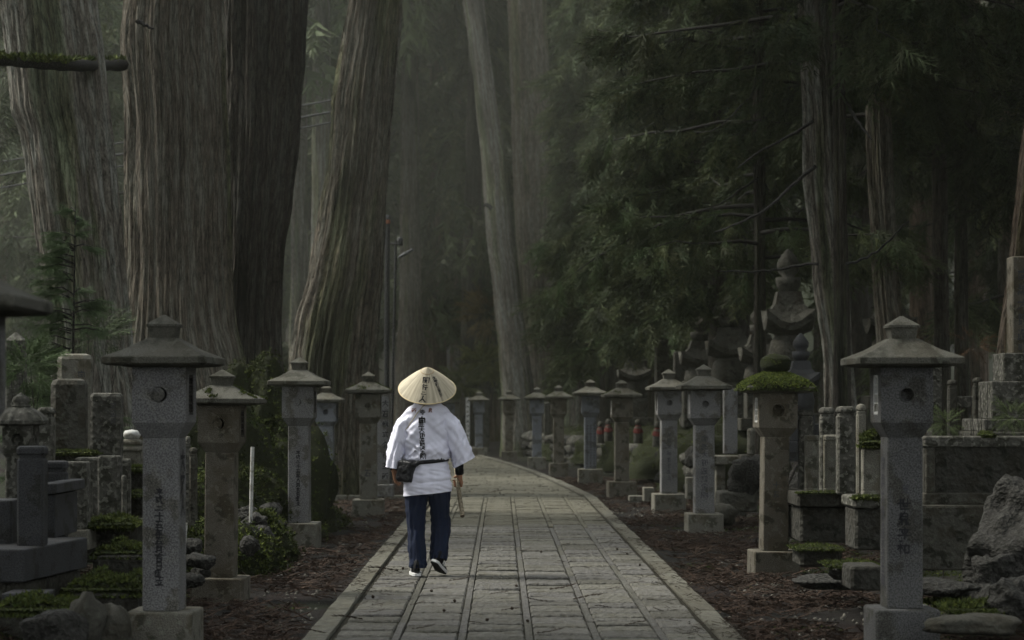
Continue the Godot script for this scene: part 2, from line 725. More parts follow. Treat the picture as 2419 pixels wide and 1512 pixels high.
	M.sprig = mat(Color(0.032, 0.024, 0.017), null, 0.95)
	M.old_wood = mat(Color(0.10, 0.09, 0.075), T.mid, 0.9, 0.3)


# ---------------------------------------------------------------- the ground and the path
# the middle of the path at a depth: straight to 33 m, then bending left
func mid_x(z: float) -> float:
	if z < 33.0:
		return 0.12 - 0.005 * z
	var k := z - 33.0
	return -0.045 - 0.045 * k - 0.0011 * k * k


func ground_y(x: float, z: float) -> float:
	var d := x - mid_x(minf(z, 75.0))
	var y := -0.02
	y += 0.03 * noise.get_noise_2d(x * 40.0, z * 40.0)
	if d < -2.7:
		var up := smoothstep(2.7, 4.2, -d)
		y += up * (0.35 + 0.25 * noise.get_noise_2d(x * 25.0 + 90.0, z * 25.0)) + maxf(-d - 5.0, 0.0) * 0.10
	if d > 3.0:
		var up := smoothstep(3.0, 4.6, d)
		y += up * (0.22 + 0.2 * noise.get_noise_2d(x * 25.0 - 60.0, z * 25.0)) + maxf(d - 5.0, 0.0) * 0.10
	if absf(d) > 1.45:
		y += 0.015 * noise.get_noise_2d(x * 160.0, z * 160.0) * smoothstep(1.45, 1.8, absf(d))
	# the valley sides far off
	y += 42.0 * smoothstep(95.0, 190.0, z) + 16.0 * smoothstep(20.0, 70.0, absf(d))
	return y


func moss_share(x: float, z: float) -> float:
	var d := x - mid_x(minf(z, 75.0))
	var k := noise.get_noise_2d(x * 55.0 + 300.0, z * 55.0) * 1.4 + smoothstep(1.9, 3.0, absf(d)) * 0.75 - 0.45
	return clampf(k * 2.2 + 0.15, 0.0, 1.0)


func build_ground() -> void:
	var xs := PackedFloat32Array()
	var zs := PackedFloat32Array()
	var x := -6.0
	while x < 8.0:
		xs.append(x)
		x += 0.09
	for k in 22:
		var step := 0.12 * pow(1.33, k + 1)
		xs.append(xs[-1] + step)
		xs.insert(0, xs[0] - step)
	var z := 4.0
	while z < 42.0:
		zs.append(z)
		z += 0.09
	for k in 32:
		zs.append(zs[-1] + 0.1 * pow(1.22, k + 1))
	for k in 10:
		zs.insert(0, zs[0] - 0.3 * pow(1.5, k))
	var pts := PackedVector3Array()
	var cols := PackedColorArray()
	for zz in zs:
		for xx in xs:
			pts.append(Vector3(xx, ground_y(xx, zz), -zz))
			var d := xx - mid_x(minf(zz, 75.0))
			var soil := Color(0.015, 0.0125, 0.009)
			var k := noise.get_noise_2d(xx * 60.0, zz * 60.0)
			soil = soil.lerp(Color(0.030, 0.027, 0.021), smoothstep(-0.05, 0.35, k))
			soil = soil.lerp(Color(0.020, 0.013, 0.009), smoothstep(0.05, 0.4, noise.get_noise_2d(xx * 35.0 + 700.0, zz * 35.0)))
			cols.append(soil.lerp(Color(0.022, 0.028, 0.008), moss_share(xx, zz)))
	var m := MB.new()
	m.sheet(pts, xs.size(), zs.size(), false, PackedVector2Array(), cols)
	var g := put("ground", m.done(), M.soil)
	g.set_meta("kind", "structure")


# one worn paving stone, its top at height h with a rounded, uneven edge
func stone_into(m: MB, corners: Array, h: float, jag: float, tilt := 1.0) -> void:
	var top := PackedVector3Array()
	var low := PackedVector3Array()
	var inner := PackedVector3Array()
	var tip := Vector2(r(-0.012, 0.012), r(-0.022, 0.022)) * tilt
	var c: Vector3 = (corners[0] + corners[1] + corners[2] + corners[3]) / 4.0
	for e in 4:
		var a: Vector3 = corners[e]
		var b: Vector3 = corners[(e + 1) % 4]
		var parts := 5 if a.distance_to(b) > 0.3 else 3
		for k in parts:
			var p := a.lerp(b, float(k) / parts)
			p += (c - p).normalized() * (r(0.0, jag) if k > 0 else jag * 1.0)
			low.append(Vector3(p.x, -0.04, p.z))
			var dip := tip.x * (p.x - c.x) + tip.y * (p.z - c.z)
			top.append(Vector3(p.x, h + dip - 0.010 + r(-0.003, 0.003), p.z))
			var q := p + (c - p).normalized() * 0.012
			inner.append(Vector3(q.x, h + dip + r(-0.0025, 0.0025), q.z))
	m.loft([low, top, inner], false, true)


func on_path(off: float, z: float) -> Vector3:
	return Vector3(mid_x(z) + off, 0, -z)


func build_path() -> void:
	var path := Node3D.new()
	path.name = "path"
	add_child(path)
	path.set_meta("kind", "structure")
	# the bed of earth and mortar between the stones
	var bed := MB.new()
	var pts := PackedVector3Array()
	var zz := 2.0
	var rows := 0
	while zz < 84.0:
		for o in [-1.30, 0.0, 1.30]:
			pts.append(on_path(o, zz) + Vector3(0, 0.020, 0))
		rows += 1
		zz += 0.8
	bed.sheet(pts, 3, rows, false)
	put("bed", bed.done(), M.mortar, path)
	var edges := [[-1.135, -0.785], [-0.735, -0.385], [-0.335, 0.025], [0.075, 0.435], [0.485, 0.84], [0.89, 1.172]]
	var far := MB.new()
	var singles := 0
	for col in edges.size():
		var z := 7.0 + r(0.0, 0.4)
		while z < 32.7:
			var len := r(0.24, 0.48)
			var gap := r(0.03, 0.062)
			var z2 := minf(z + len, 32.96)
			var a: float = edges[col][0]
			var b: float = edges[col][1]
			var sk := r(-0.012, 0.012)
			var corners := [on_path(a, z), on_path(b, z + sk), on_path(b, z2 - gap + sk), on_path(a, z2 - gap)]
			var h := 0.034 + r(-0.006, 0.006)
			if z > 10.5 and z < 25.0 and singles < 270:
				var m := MB.new()
				stone_into(m, corners, h, 0.009)
				put("paving_stone", m.done(), M.paving[rng.randi() % 9], path)
				singles += 1
			else:
				stone_into(far, corners, h, 0.01)
			z = z2
	# narrow strips of mortar-laid stone between the columns
	for s in [-0.76, -0.36, 0.05, 0.46, 0.865]:
		var z := 7.0 + r(0.0, 0.6)
		while z < 32.5:
			var z2 := minf(z + r(0.8, 1.7), 32.96)
			var w := 0.0225
			var corners := [on_path(s - w, z), on_path(s + w, z), on_path(s + w, z2 - 0.012), on_path(s - w, z2 - 0.012)]
			var h := 0.032 + r(-0.003, 0.003)
			if z > 10.5 and z < 24.0:
				var m := MB.new()
				stone_into(m, corners, h, 0.005, 0.3)
				put("paving_strip", m.done(), M.paving[[0, 7, 5][rng.randi() % 3]], path)
			else:
				stone_into(far, corners, h, 0.004)
			z = z2
	# past the bend the stones lie in courses across
	var z := 32.95
	while z < 80.0:
		var d := r(0.36, 0.6)
		var x := -1.15
		while x < 1.12:
			var w := minf(r(0.3, 0.7), 1.16 - x)
			if w < 0.12:
				break
			stone_into(far, [on_path(x, z), on_path(x + w - 0.02, z), on_path(x + w - 0.02, z + d - 0.02), on_path(x, z + d - 0.02)], 0.034 + r(-0.006, 0.006), 0.01)
			x += w
		z += d
	var rest := put("paving_stones_beyond", far.done(), M.pave_a, path)
	rest.set_meta("kind", "stuff")
	# kerb stones on both edges
	for side in [-1, 1]:
		z = 7.2 + r(0.0, 0.6)
		while z < 80.0:
			var z2 := z + r(0.95, 1.25)
			if side < 0 and z2 > 32.0 and z < 33.8:
				z = z2
				continue
			var a: float = -1.315 if side < 0 else 1.20
			var b: float = -1.165 if side < 0 else 1.345
			var m := MB.new()
			var k := 0.008
			stone_into(m, [on_path(a, z), on_path(b, z), on_path(b, z2 - 0.012), on_path(a, z2 - 0.012)], 0.044 + r(-k, k) * 0.7, 0.003, 0.15)
			put("kerb_stone", m.done(), M.kerb if rng.randf() < 0.7 else M.pave_b, path)
			z = z2
	# the kerb that runs off to the left where a side path leaves
	for i in 3:
		var m := MB.new()
		var x0 := -1.45 - 0.55 * i
		stone_into(m, [Vector3(x0 - 0.53, 0, -32.6), Vector3(x0, 0, -32.6), Vector3(x0, 0, -32.8), Vector3(x0 - 0.53, 0, -32.8)], 0.07, 0.004)
		put("kerb_stone", m.done(), M.kerb, path)


# ---------------------------------------------------------------- trees
# rows: [height in the world, left edge x, right edge x] at the trunk's own depth z
func edges_to_rows(px: Array, z: float) -> Array:
	var out := []
	for e in px:
		out.append([hy(e[0], z), gx(e[1], z), gx(e[2], z)])
	out.sort_custom(func(a, b): return a[0] < b[0])
	return out


func row_at(rows: Array, y: float) -> Vector2:
	var n := rows.size()
	var i := 0
	while i < n - 2 and y > rows[i + 1][0]:
		i += 1
	var t: float = (y - rows[i][0]) / (rows[i + 1][0] - rows[i][0])
	if t > 1.0 or t < 0.0:
		var lean: float = ((rows[i + 1][1] + rows[i + 1][2]) - (rows[i][1] + rows[i][2])) * 0.5 / (rows[i + 1][0] - rows[i][0])
		var e: Array = rows[i + 1] if t > 1.0 else rows[i]
		var dy: float = y - e[0]
		var w: float = (e[2] - e[1]) * 0.5
		if t > 1.0:
			w = maxf(w * (1.0 - dy * 0.022), 0.04)
		return Vector2((e[1] + e[2]) * 0.5 + lean * dy * (0.6 if t > 1.0 else 1.0), w)
	t = t * t * (3.0 - 2.0 * t) * 0.4 + t * 0.6
	var l := lerpf(rows[i][1], rows[i + 1][1], t)
	var rr := lerpf(rows[i][2], rows[i + 1][2], t)
	return Vector2((l + rr) * 0.5, (rr - l) * 0.5)


func trunk_mesh(rows: Array, base_y: float, top_y: float, nu: int, nv: int, ph: float, flare: float, deep: float, origin: Vector3) -> ArrayMesh:
	var pts := PackedVector3Array()
	var uvs := PackedVector2Array()
	var cols := PackedColorArray()
	var mid: Vector2 = row_at(rows, base_y + 2.0)
	var turns := maxf(1.0, roundf(TAU * mid.y / 0.55))
	for j in nv:
		var t := float(j) / (nv - 1)
		var y := lerpf(base_y, top_y, pow(t, 1.35))
		var cr := row_at(rows, y)
		var h := y - base_y
		for i in nu + 1:
			var a := -TAU * (i % nu) / nu
			var ca := cos(a)
			var sa := sin(a)
			var k := cr.y
			k *= 1.0 + flare * exp(-h / 0.7) * (0.7 + 0.5 * cos(a * 5.0 + ph) + 0.3 * cos(a * 3.0 - ph))
			# broad flutes and lumps
			k *= 1.0 + 0.05 * noise.get_noise_3d(ca * 70.0 + ph * 40.0, sa * 70.0, y * 22.0) * (1.0 + 2.0 * exp(-h / 2.0))
			# strips of bark
			var f := mid.y / 0.055
			var rid := ridge.get_noise_3d(ca * f * 0.62 + ph, sa * f * 0.62, y * 0.17 + ph)
			var patch := noise.get_noise_3d(ca * 55.0 + ph * 30.0, sa * 55.0, y * 30.0)
			k += deep * (rid - 0.25)
			var tone := (1.0 + 0.45 * rid) * (1.0 + 1.1 * patch)
			var hue := Color(tone, tone * 0.985, tone * 0.96).lerp(Color(tone * 0.62, tone * 0.70, tone * 0.50), smoothstep(0.08, 0.4, noise.get_noise_3d(ca * 80.0, sa * 80.0 + ph * 50.0, y * 18.0)))
			cols.append(hue.lerp(Color(0.42, 0.52, 0.24), 0.6 * smoothstep(0.9, 0.1, h + 1.2 * patch)))
			k += deep * 0.6 * (fine.get_noise_3d(ca * f * 1.5, sa * f * 1.5 + ph, y * 0.5))
			pts.append(Vector3(cr.x + ca * k, y, sa * k - sa * 0.0) - Vector3(origin.x, origin.y, 0.0))
			uvs.append(Vector2(turns * float(i) / nu + ph, y / 5.0))
	var m := MB.new()
	m.sheet(pts, nu + 1, nv, false, uvs, cols)
	return m.done()


# one hanging spray of cedar foliage: a stem with bristling shoots, one metre long
func spray_mesh(s: int, thick: float, needles: int) -> ArrayMesh:
	var g := RandomNumberGenerator.new()
	g.seed = s
	var m := MB.new()
	var n := 14
	for k in n:
		for side in [-1, 1]:
			var t := clampf(g.randf_range(0.02, 0.98), 0.02, 0.98)
			var p := Vector3(0, -0.30 * t * t, t)
			var len := (0.50 - 0.28 * t) * g.randf_range(0.45, 1.3)
			var dir := Vector3(side * g.randf_range(0.05, 0.9), g.randf_range(-0.8, 0.5), g.randf_range(0.35, 1.1)).normalized()
			var tip := p + dir * len + Vector3(0, -0.55 * len * len, 0)
			var w := thick * g.randf_range(0.8, 1.2)
			spike(m, p, tip, w)
			for q in needles:
				var u := g.randf_range(0.15, 1.0)
				var b := p.lerp(tip, u)
				var nd := (dir + Vector3(g.randf_range(-1, 1), g.randf_range(-0.9, 0.7), g.randf_range(-0.3, 0.8)) * 0.8).normalized()
				var e := b + nd * g.randf_range(0.07, 0.15)
				var sd := nd.cross(Vector3(g.randf_range(-1, 1), 1, g.randf_range(-1, 1))).normalized() * thick * 0.55
				m.tri(b - sd, b + sd, e)
	spike(m, Vector3.ZERO, Vector3(0, -0.30, 1.0), thick * 0.9)
	return m.done()


func spike(m: MB, a: Vector3, b: Vector3, w: float) -> void:
	var d := (b - a).normalized()
	var x := d.cross(Vector3.UP if absf(d.y) < 0.9 else Vector3.RIGHT).normalized() * w
	var y := d.cross(x)
	var q := [a + x, a - x * 0.5 + y * 0.87, a - x * 0.5 - y * 0.87]
	for i in 3:
		m.tri(q[i], q[(i + 1) % 3], b, (a + b) * 0.5)


func facing(dir: Vector3, roll: float, size: float, where: Vector3) -> Transform3D:
	var f := dir.normalized()
	var side := Vector3.UP.cross(f)
	side = Vector3.RIGHT if side.length() < 0.05 else side.normalized()
	var b := Basis(side, f.cross(side), f)
	b = b * Basis(Vector3(0, 0, 1), roll)
	return Transform3D(b.scaled_local(Vector3.ONE * size), where)


func green(dark := 1.0) -> Color:
	var k := r(0.4, 1.7) * dark
	var c := Color(0.032, 0.050, 0.019).lerp(Color(0.048, 0.055, 0.021), rng.randf())
	return Color(c.r * k, c.g * k, c.b * k)


# limbs: each [from height, to height] band; sprays hang along drooping limbs round the trunk
func crown(tree: Node3D, rows: Array, z: float, origin: Vector3, low: float, high: float, limbs: int, reach: float, size: float, per_limb: int, tone := 1.0, side := 0.0, show_limbs := true) -> void:
	var places := []
	var cols := PackedColorArray()
	var wood := MB.new()
	for k in limbs:
		var t := (k + rng.randf()) / limbs
		var y := lerpf(low, high, t)
		var cr := row_at(rows, y)
		var a := r(0.0, TAU)
		if side != 0.0 and rng.randf() < 0.6:
			a = (PI if side < 0.0 else 0.0) + r(-0.9, 0.9)
		var len := reach * (1.0 - 0.45 * t) * r(0.55, 1.15)
		var out := Vector3(cos(a), 0, sin(a))
		var start := Vector3(cr.x, y, 0) - Vector3(origin.x, origin.y, 0)
		var droop := r(0.25, 0.7)
		var path := PackedVector3Array()
		var radii := PackedFloat32Array()
		for i in 6:
			var u := i / 5.0
			path.append(start + out * len * u + Vector3(0, len * (0.12 * u - droop * u * u + 0.25 * u * u * u), 0) + Vector3(r(-1, 1), r(-1, 1), r(-1, 1)) * 0.05 * len * u)
			radii.append(lerpf(0.020 + 0.006 * len, 0.005, u))
		if show_limbs:
			wood.tube(path, radii, 5, false)
		for i in per_limb:
			var u := 1.0 - pow(rng.randf(), 1.6) * 0.85
			var f := u * 5.0
			var i0 := mini(int(f), 4)
			var p := path[i0].lerp(path[i0 + 1], f - i0)
			var tang := (path[i0 + 1] - path[i0]).normalized()
			var dir := (tang * r(0.2, 1.0) + Vector3(r(-1, 1), r(-0.9, 0.15), r(-1, 1)) * 0.9 + Vector3(0, -0.35, 0)).normalized()
			places.append(facing(dir, r(-0.6, 0.6), size * r(0.6, 1.3), p + Vector3(r(-1, 1), r(-1, 0.5), r(-1, 1)) * size * 0.3))
			cols.append(green(tone))
	if show_limbs and wood.v.size():
		put("branches", wood.done(), M.branch, tree).set_meta("kind", "stuff")
	var half := places.size() / 2
	if z > 63.0:
		scatter("crown", M.spray_far, M.leaf, places, cols, tree)
	else:
		scatter("crown", M.spray_a, M.leaf, places.slice(0, half), cols.slice(0, half), tree)
		scatter("crown", M.spray_b, M.leaf, places.slice(half), cols.slice(half), tree)


# M holds meshes as well as materials
func tree(called: String, label: String, px: Array, z: float, material: Material, opt := {}) -> Node3D:
	var rows := edges_to_rows(px, z)
	var x0: float = row_at(rows, 0.0).x
	var base := ground_y(x0, z) - 0.1
	var origin := Vector3(x0, base, -z)
	var t := thing(called, label, "tree", origin, opt.get("group", "tall cedars of the avenue"))
	var ph := r(0.0, 20.0)
	var top: float = opt.get("top", hy(0, z) + 8.0)
	put("trunk", trunk_mesh(rows, base, top, opt.get("nu", 80), opt.get("nv", 70), ph, opt.get("flare", 0.25), opt.get("deep", 0.035), origin), material, t)
	t.set_meta("rows", rows)
	return t


func bare_branch(parent: Node3D, origin: Vector3, pts: Array, z: float, r0: float, r1: float, material: Material, wander := 0.25) -> void:
	var path := PackedVector3Array()
	var radii := PackedFloat32Array()
	var n := pts.size()
	for k in n:
		path.append(at(pts[k][0], pts[k][1], z + (wander * sin(k * 1.7))) - origin)
		radii.append(lerpf(r0, r1, float(k) / (n - 1)))
	# smooth it
	var c := Curve3D.new()
	for k in n:
		var tg := (path[mini(k + 1, n - 1)] - path[maxi(k - 1, 0)]) * 0.18
		c.add_point(path[k], -tg, tg)
	var fine_path := PackedVector3Array()
	var fine_r := PackedFloat32Array()
	var steps := (n - 1) * 5
	for i in steps + 1:
		var p := c.sample(mini(i / 5, n - 2), (i - mini(i / 5, n - 2) * 5) / 5.0)
		fine_path.append(p + Vector3(r(-1, 1), r(-1, 1), r(-1, 1)) * 0.012)
		fine_r.append(lerpf(r0, r1, float(i) / steps))
	var m := MB.new()
	m.tube(fine_path, fine_r, 6)
	put("branch", m.done(), material, parent)


func build_big_trees() -> void:
	M.spray_a = spray_mesh(5, 0.016, 5)
	M.spray_b = spray_mesh(9, 0.014, 5)
	M.spray_far = spray_mesh(12, 0.030, 1)
	var t: Node3D
	# --- left giants
	t = tree("cedar_tree", "huge leaning cedar at the left edge with a pale ridged flank behind the gravestones", [[-100, 0, 212], [0, 6, 222], [120, 18, 238], [200, 28, 246], [265, 33, 254], [330, 55, 262], [420, 68, 272], [540, 84, 284], [650, 102, 292], [800, 122, 302], [960, 128, 318], [1180, 120, 340]], 24.0, M.bark_grey, {"nu": 220, "nv": 150, "deep": 0.042, "top": 16.0})
	crown(t, t.get_meta("rows"), 24.0, t.position, 10.5, 16.0, 16, 4.0, 1.1, 16, 0.8)
	t = tree("cedar_tree", "broadest cedar trunk, wide and straight, behind the tall granite lantern on the left", [[-100, 294, 520], [0, 297, 524], [90, 288, 526], [150, 290, 528], [300, 300, 533], [600, 296, 540], [760, 286, 552], [860, 276, 575], [960, 262, 600], [1200, 240, 640]], 26.5, M.bark, {"nu": 260, "nv": 160, "deep": 0.042, "top": 18.0})
	crown(t, t.get_meta("rows"), 26.5, t.position, 12.0, 18.0, 16, 4.0, 1.1, 16, 0.8)
	var m := MB.new()
	var path := PackedVector3Array()
	var radii := PackedFloat32Array()
	for k in 24:
		var u := k / 23.0
		path.append(at(lerpf(292, -90, u), 143 + 4.0 * sin(u * 5.0) + 10.0 * (1.0 - u), 25.6 - 3.2 * smoothstep(0.0, 0.35, u)) - t.position)
		radii.append(lerpf(0.072, 0.05, u) * (1.0 + 0.12 * sin(k * 2.3)))
	m.tube(path, radii, 8)
	put("branch", m.done(), M.branch, t)
	var moss_places := []
	var moss_cols := PackedColorArray()
	for k in 700:
		var u := rng.randf()
		var i := mini(int(u * 23.0), 22)
		var p := path[i].lerp(path[i + 1], u * 23.0 - i)
		var a := r(0.2, PI - 0.2)
		moss_places.append(facing(Vector3(r(-0.6, 0.6), 1.0, cos(a)), r(0, 6), r(0.03, 0.075), p + Vector3(0, sin(a), cos(a)) * radii[i] * 0.95))
		moss_cols.append(moss_color())
	M.tuft = tuft_mesh(4)
	scatter("branch_moss", M.tuft, M.moss, moss_places, moss_cols, t)
	bare_branch(t, t.position, [[322, 50], [345, 60], [360, 68]], 25.6, 0.03, 0.012, M.dead_branch, 0.0)
	t = tree("cedar_tree", "dark cedar trunk grown against the broadest trunk, to its right, above the moss bank", [[-100, 522, 728], [0, 525, 724], [150, 524, 718], [300, 527, 704], [480, 526, 684], [600, 524, 668], [760, 516, 660], [860, 505, 664], [960, 490, 680], [1200, 470, 700]], 28.0, M.bark_dark, {"nu": 240, "nv": 150, "deep": 0.045, "top": 18.0})
	crown(t, t.get_meta("rows"), 28.0, t.position, 12.0, 18.0, 14, 4.0, 1.1, 16, 0.8)
	t = tree("cedar_tree", "tall leaning cedar with deep furrows and reddish foot, just left of the walker's hat", [[-100, 842, 958], [0, 828, 944], [100, 812, 938], [180, 799, 930], [240, 788, 926], [280, 786, 922], [400, 775, 914], [520, 757, 906], [640, 735, 898], [760, 706, 886], [860, 690, 874], [960, 690, 862], [1170, 700, 850]], 34.0, M.bark, {"nu": 220, "nv": 160, "deep": 0.06, "flare": 0.1, "top": 20.0})
	crown(t, t.get_meta("rows"), 34.0, t.position, 13.0, 20.0, 14, 4.0, 1.1, 16, 0.8)
	# --- centre pair
	t = tree("cedar_tree", "slim pale cedar leaning left with a stub halfway, right of the lamp pole", [[-100, 1084, 1128], [0, 1094, 1140], [100, 1108, 1153], [200, 1120, 1166], [400, 1139, 1196], [560, 1150, 1212], [700, 1166, 1230], [820, 1178, 1246], [940, 1186, 1262], [1078, 1186, 1276]], 62.5, M.bark_grey, {"nu": 110, "nv": 110, "deep": 0.03, "flare": 0.12, "top": 27.0})
	bare_branch(t, t.position, [[1160, 492], [1150, 484], [1142, 486]], 61.8, 0.08, 0.04, M.dead_branch, 0.0)
	crown(t, t.get_meta("rows"), 62.5, t.position, 17.2, 27.0, 18, 4.0, 1.6, 14, 0.8)
	t = tree("cedar_tree", "straight dark cedar with a pale left side standing behind the slim leaning one", [[-100, 1196, 1288], [0, 1200, 1290], [250, 1208, 1298], [500, 1216, 1296], [700, 1230, 1300], [900, 1246, 1310], [1066, 1236, 1330]], 66.0, M.bark, {"nu": 110, "nv": 90, "deep": 0.04, "top": 27.0})
	crown(t, t.get_meta("rows"), 66.0, t.position, 17.6, 27.0, 20, 4.0, 1.6, 14, 0.9)
	# --- right side trunks
	t = tree("cedar_tree", "pale flaking cedar trunk leaning behind the mossy roofed lantern", [[-100, 1884, 1950], [0, 1886, 1954], [430, 1903, 1975], [650, 1922, 2000], [850, 1950, 2008], [980, 1952, 2018], [1200, 1945, 2035]], 28.0, M.bark_grey, {"nu": 140, "nv": 120, "deep": 0.035, "top": 15.0})
	crown(t, t.get_meta("rows"), 28.0, t.position, 5.4, 15.0, 40, 3.4, 0.5, 56, 0.9)
	bare_branch(t, t.position, [[1925, 392], [1870, 440], [1815, 490], [1760, 520], [1690, 548]], 27.2, 0.028, 0.01, M.dead_branch)
	bare_branch(t, t.position, [[1920, 285], [1850, 330], [1790, 360], [1740, 400]], 27.4, 0.026, 0.008, M.dead_branch)
	bare_branch(t, t.position, [[1930, 622], [1860, 632], [1800, 640], [1700, 640]], 27.0, 0.022, 0.008, M.dead_branch)
	t = tree("cedar_tree", "slender dark cedar stem in front of the pale flaking trunk", [[-100, 1962, 1990], [0, 1964, 1992], [400, 1968, 1998], [700, 1972, 2004], [980, 1972, 2008], [1250, 1966, 2014]], 25.0, M.bark_dark, {"nu": 90, "nv": 80, "deep": 0.02, "top": 13.0})
	crown(t, t.get_meta("rows"), 25.0, t.position, 5.6, 13.0, 34, 2.8, 0.45, 50, 0.85)
	bare_branch(t, t.position, [[1985, 210], [2010, 262], [2035, 300], [2060, 330]], 24.6, 0.022, 0.01, M.dead_branch)
	bare_branch(t, t.position, [[2000, 625], [2060, 600], [2110, 560], [2145, 520]], 24.2, 0.018, 0.007, M.dead_branch)
	t = tree("cedar_tree", "grey cedar trunk rising behind the left eave of the big right lantern", [[-100, 2040, 2090], [0, 2042, 2094], [380, 2050, 2105], [600, 2060, 2116], [850, 2078, 2140], [1000, 2076, 2150], [1180, 2070, 2160]], 31.0, M.bark, {"nu": 120, "nv": 100, "deep": 0.035, "top": 15.0})
	crown(t, t.get_meta("rows"), 31.0, t.position, 5.6, 15.0, 36, 3.4, 0.55, 46, 0.8)
	t = tree("cedar_tree", "thin cedar trunk in deep shade above the roof of the big right lantern", [[-100, 2198, 2226], [0, 2200, 2229], [600, 2206, 2238], [1000, 2208, 2244], [1160, 2205, 2246]], 35.0, M.bark_dark, {"nu": 70, "nv": 60, "deep": 0.02, "top": 15.0})
	crown(t, t.get_meta("rows"), 35.0, t.position, 5.4, 15.0, 32, 3.4, 0.65, 36, 0.65)
	t = tree("cedar_tree", "thin shaded cedar trunk beside the stepped grave on the right", [[-100, 2250, 2274], [0, 2252, 2277], [600, 2256, 2284], [1000, 2256, 2290], [1150, 2254, 2292]], 38.0, M.bark_dark, {"nu": 70, "nv": 60, "deep": 0.02, "top": 16.0})
	crown(t, t.get_meta("rows"), 38.0, t.position, 5.4, 16.0, 32, 3.8, 0.65, 36, 0.6)
	t = tree("cedar_tree", "leaning cedar trunk cut off by the right edge behind the stepped grave", [[-100, 2500, 2600], [0, 2480, 2580], [380, 2414, 2510], [600, 2392, 2490], [800, 2362, 2470], [1000, 2340, 2460], [1280, 2310, 2450]], 22.0, M.bark_brown, {"nu": 160, "nv": 110, "deep": 0.035, "top": 13.0})
	crown(t, t.get_meta("rows"), 22.0, t.position, 6.4, 13.0, 30, 3.2, 0.5, 40, 0.65)
	t = tree("cedar_tree", "dark cedar stem behind the square granite column on the right", [[-100, 1776, 1800], [0, 1777, 1802], [500, 1780, 1806], [900, 1782, 1808], [1180, 1780, 1812]], 33.5, M.bark_dark, {"nu": 70, "nv": 60, "deep": 0.02, "top": 15.0})
	crown(t, t.get_meta("rows"), 33.5, t.position, 3.6, 13.0, 56, 3.3, 0.5, 64, 1.25)
	bare_branch(t, t.position, [[1790, 100], [1740, 140], [1690, 162], [1640, 170]], 33.0, 0.024, 0.008, M.dead_branch)
	bare_branch(t, t.position, [[1786, 160], [1780, 215], [1750, 250], [1690, 305], [1640, 312]], 32.6, 0.016, 0.008, M.dead_branch)
	bare_branch(t, t.position, [[1790, 420], [1755, 445], [1700, 480], [1650, 500]], 32.8, 0.02, 0.008, M.dead_branch)
	# --- the foliage wall right of the centre: trees whose low limbs hide their stems
	var hidden := [[1462, 62.0, 2.4, "cedar with the lowest hanging boughs, left end of the dark foliage", 1.9], [1440, 53.0, 2.7, "leafy cedar close behind the dim far lanterns on the right", 1.5], [1600, 50.0, 3.2, "cedar with low hanging boughs above the third pair of far lanterns"], [1500, 58.0, 3.4, "misty cedar whose boughs hang beside the straight pale trunk"], [1645, 44.0, 3.3, "cedar with drooping dark sprays above the row of red bibs"], [1705, 39.0, 3.5, "cedar with feathery hanging sprays left of the dark stem"], [1745, 46.0, 3.8, "cedar half hidden behind the feathery sprays, over the stone towers"], [1415, 68.0, 4.0, "dim cedar crown filling the gap right of the straight pale trunk"]]
	for h in hidden:
		var z: float = h[1]
		var x: float = h[0]
		var w := 0.24 * LENS / z
		t = tree("cedar_tree", h[3], [[0, x - w * 0.6, x + w * 0.6], [960, x - w, x + w], [962 + 7150 / z, x - w * 1.1, x + w * 1.1]], z, M.bark_dark, {"nu": 60, "nv": 50, "deep": 0.025, "top": 20.0, "group": "cedars with low boughs on the right"})
		crown(t, t.get_meta("rows"), z, t.position, h[2], 17.0, 58, h[4] if h.size() > 4 else (2.3 if z < 48.0 else 1.7), 0.62 if z < 48.0 else 0.75, 60, 1.1, -1.0)
	t = tree("cedar_tree", "thick grey cedar foot half hidden by boughs behind the far right lanterns", [[0, 1352, 1402], [700, 1346, 1404], [900, 1336, 1410], [1075, 1322, 1422]], 63.0, M.bark_grey, {"nu": 90, "nv": 70, "deep": 0.035, "top": 18.0})
	# --- between the trunks on the left and middle
	t = tree("cedar_tree", "broad hazy cedar rising right behind the lamp pole", [[0, 948, 984], [400, 948, 988], [700, 944, 994], [900, 936, 1004], [1060, 926, 1014]], 72.0, M.bark, {"nu": 110, "nv": 80, "deep": 0.05, "top": 22.0})
	crown(t, t.get_meta("rows"), 72.0, t.position, 15.0, 22.0, 20, 4.5, 2.0, 12, 0.9)
	t = tree("cedar_tree", "hazy cedar trunk between the broad hazy one and the slim leaning cedar", [[0, 1018, 1046], [700, 1008, 1048], [900, 1002, 1056], [1040, 995, 1062]], 86.0, M.bark_brown, {"nu": 80, "nv": 60, "deep": 0.04, "top": 24.0})
	crown(t, t.get_meta("rows"), 86.0, t.position, 11.0, 24.0, 26, 4.5, 2.0, 14, 1.0)
	t = tree("cedar_tree", "grey misty trunk seen in the gap left of the furrowed leaning cedar", [[0, 742, 778], [600, 736, 782], [900, 730, 790], [1060, 725, 795]], 66.0, M.bark_grey, {"nu": 80, "nv": 60, "deep": 0.04, "top": 22.0})
	crown(t, t.get_meta("rows"), 66.0, t.position, 13.0, 22.0, 20, 4.0, 1.8, 12, 0.9)
	t = tree("cedar_tree", "thin misty trunk beside the edge of the dark twin trunk", [[0, 694, 722], [600, 688, 726], [900, 682, 730], [1060, 680, 735]], 74.0, M.bark_grey, {"nu": 80, "nv": 60, "deep": 0.04, "top": 22.0})
	crown(t, t.get_meta("rows"), 74.0, t.position, 12.0, 22.0, 20, 4.0, 1.8, 12, 1.0)
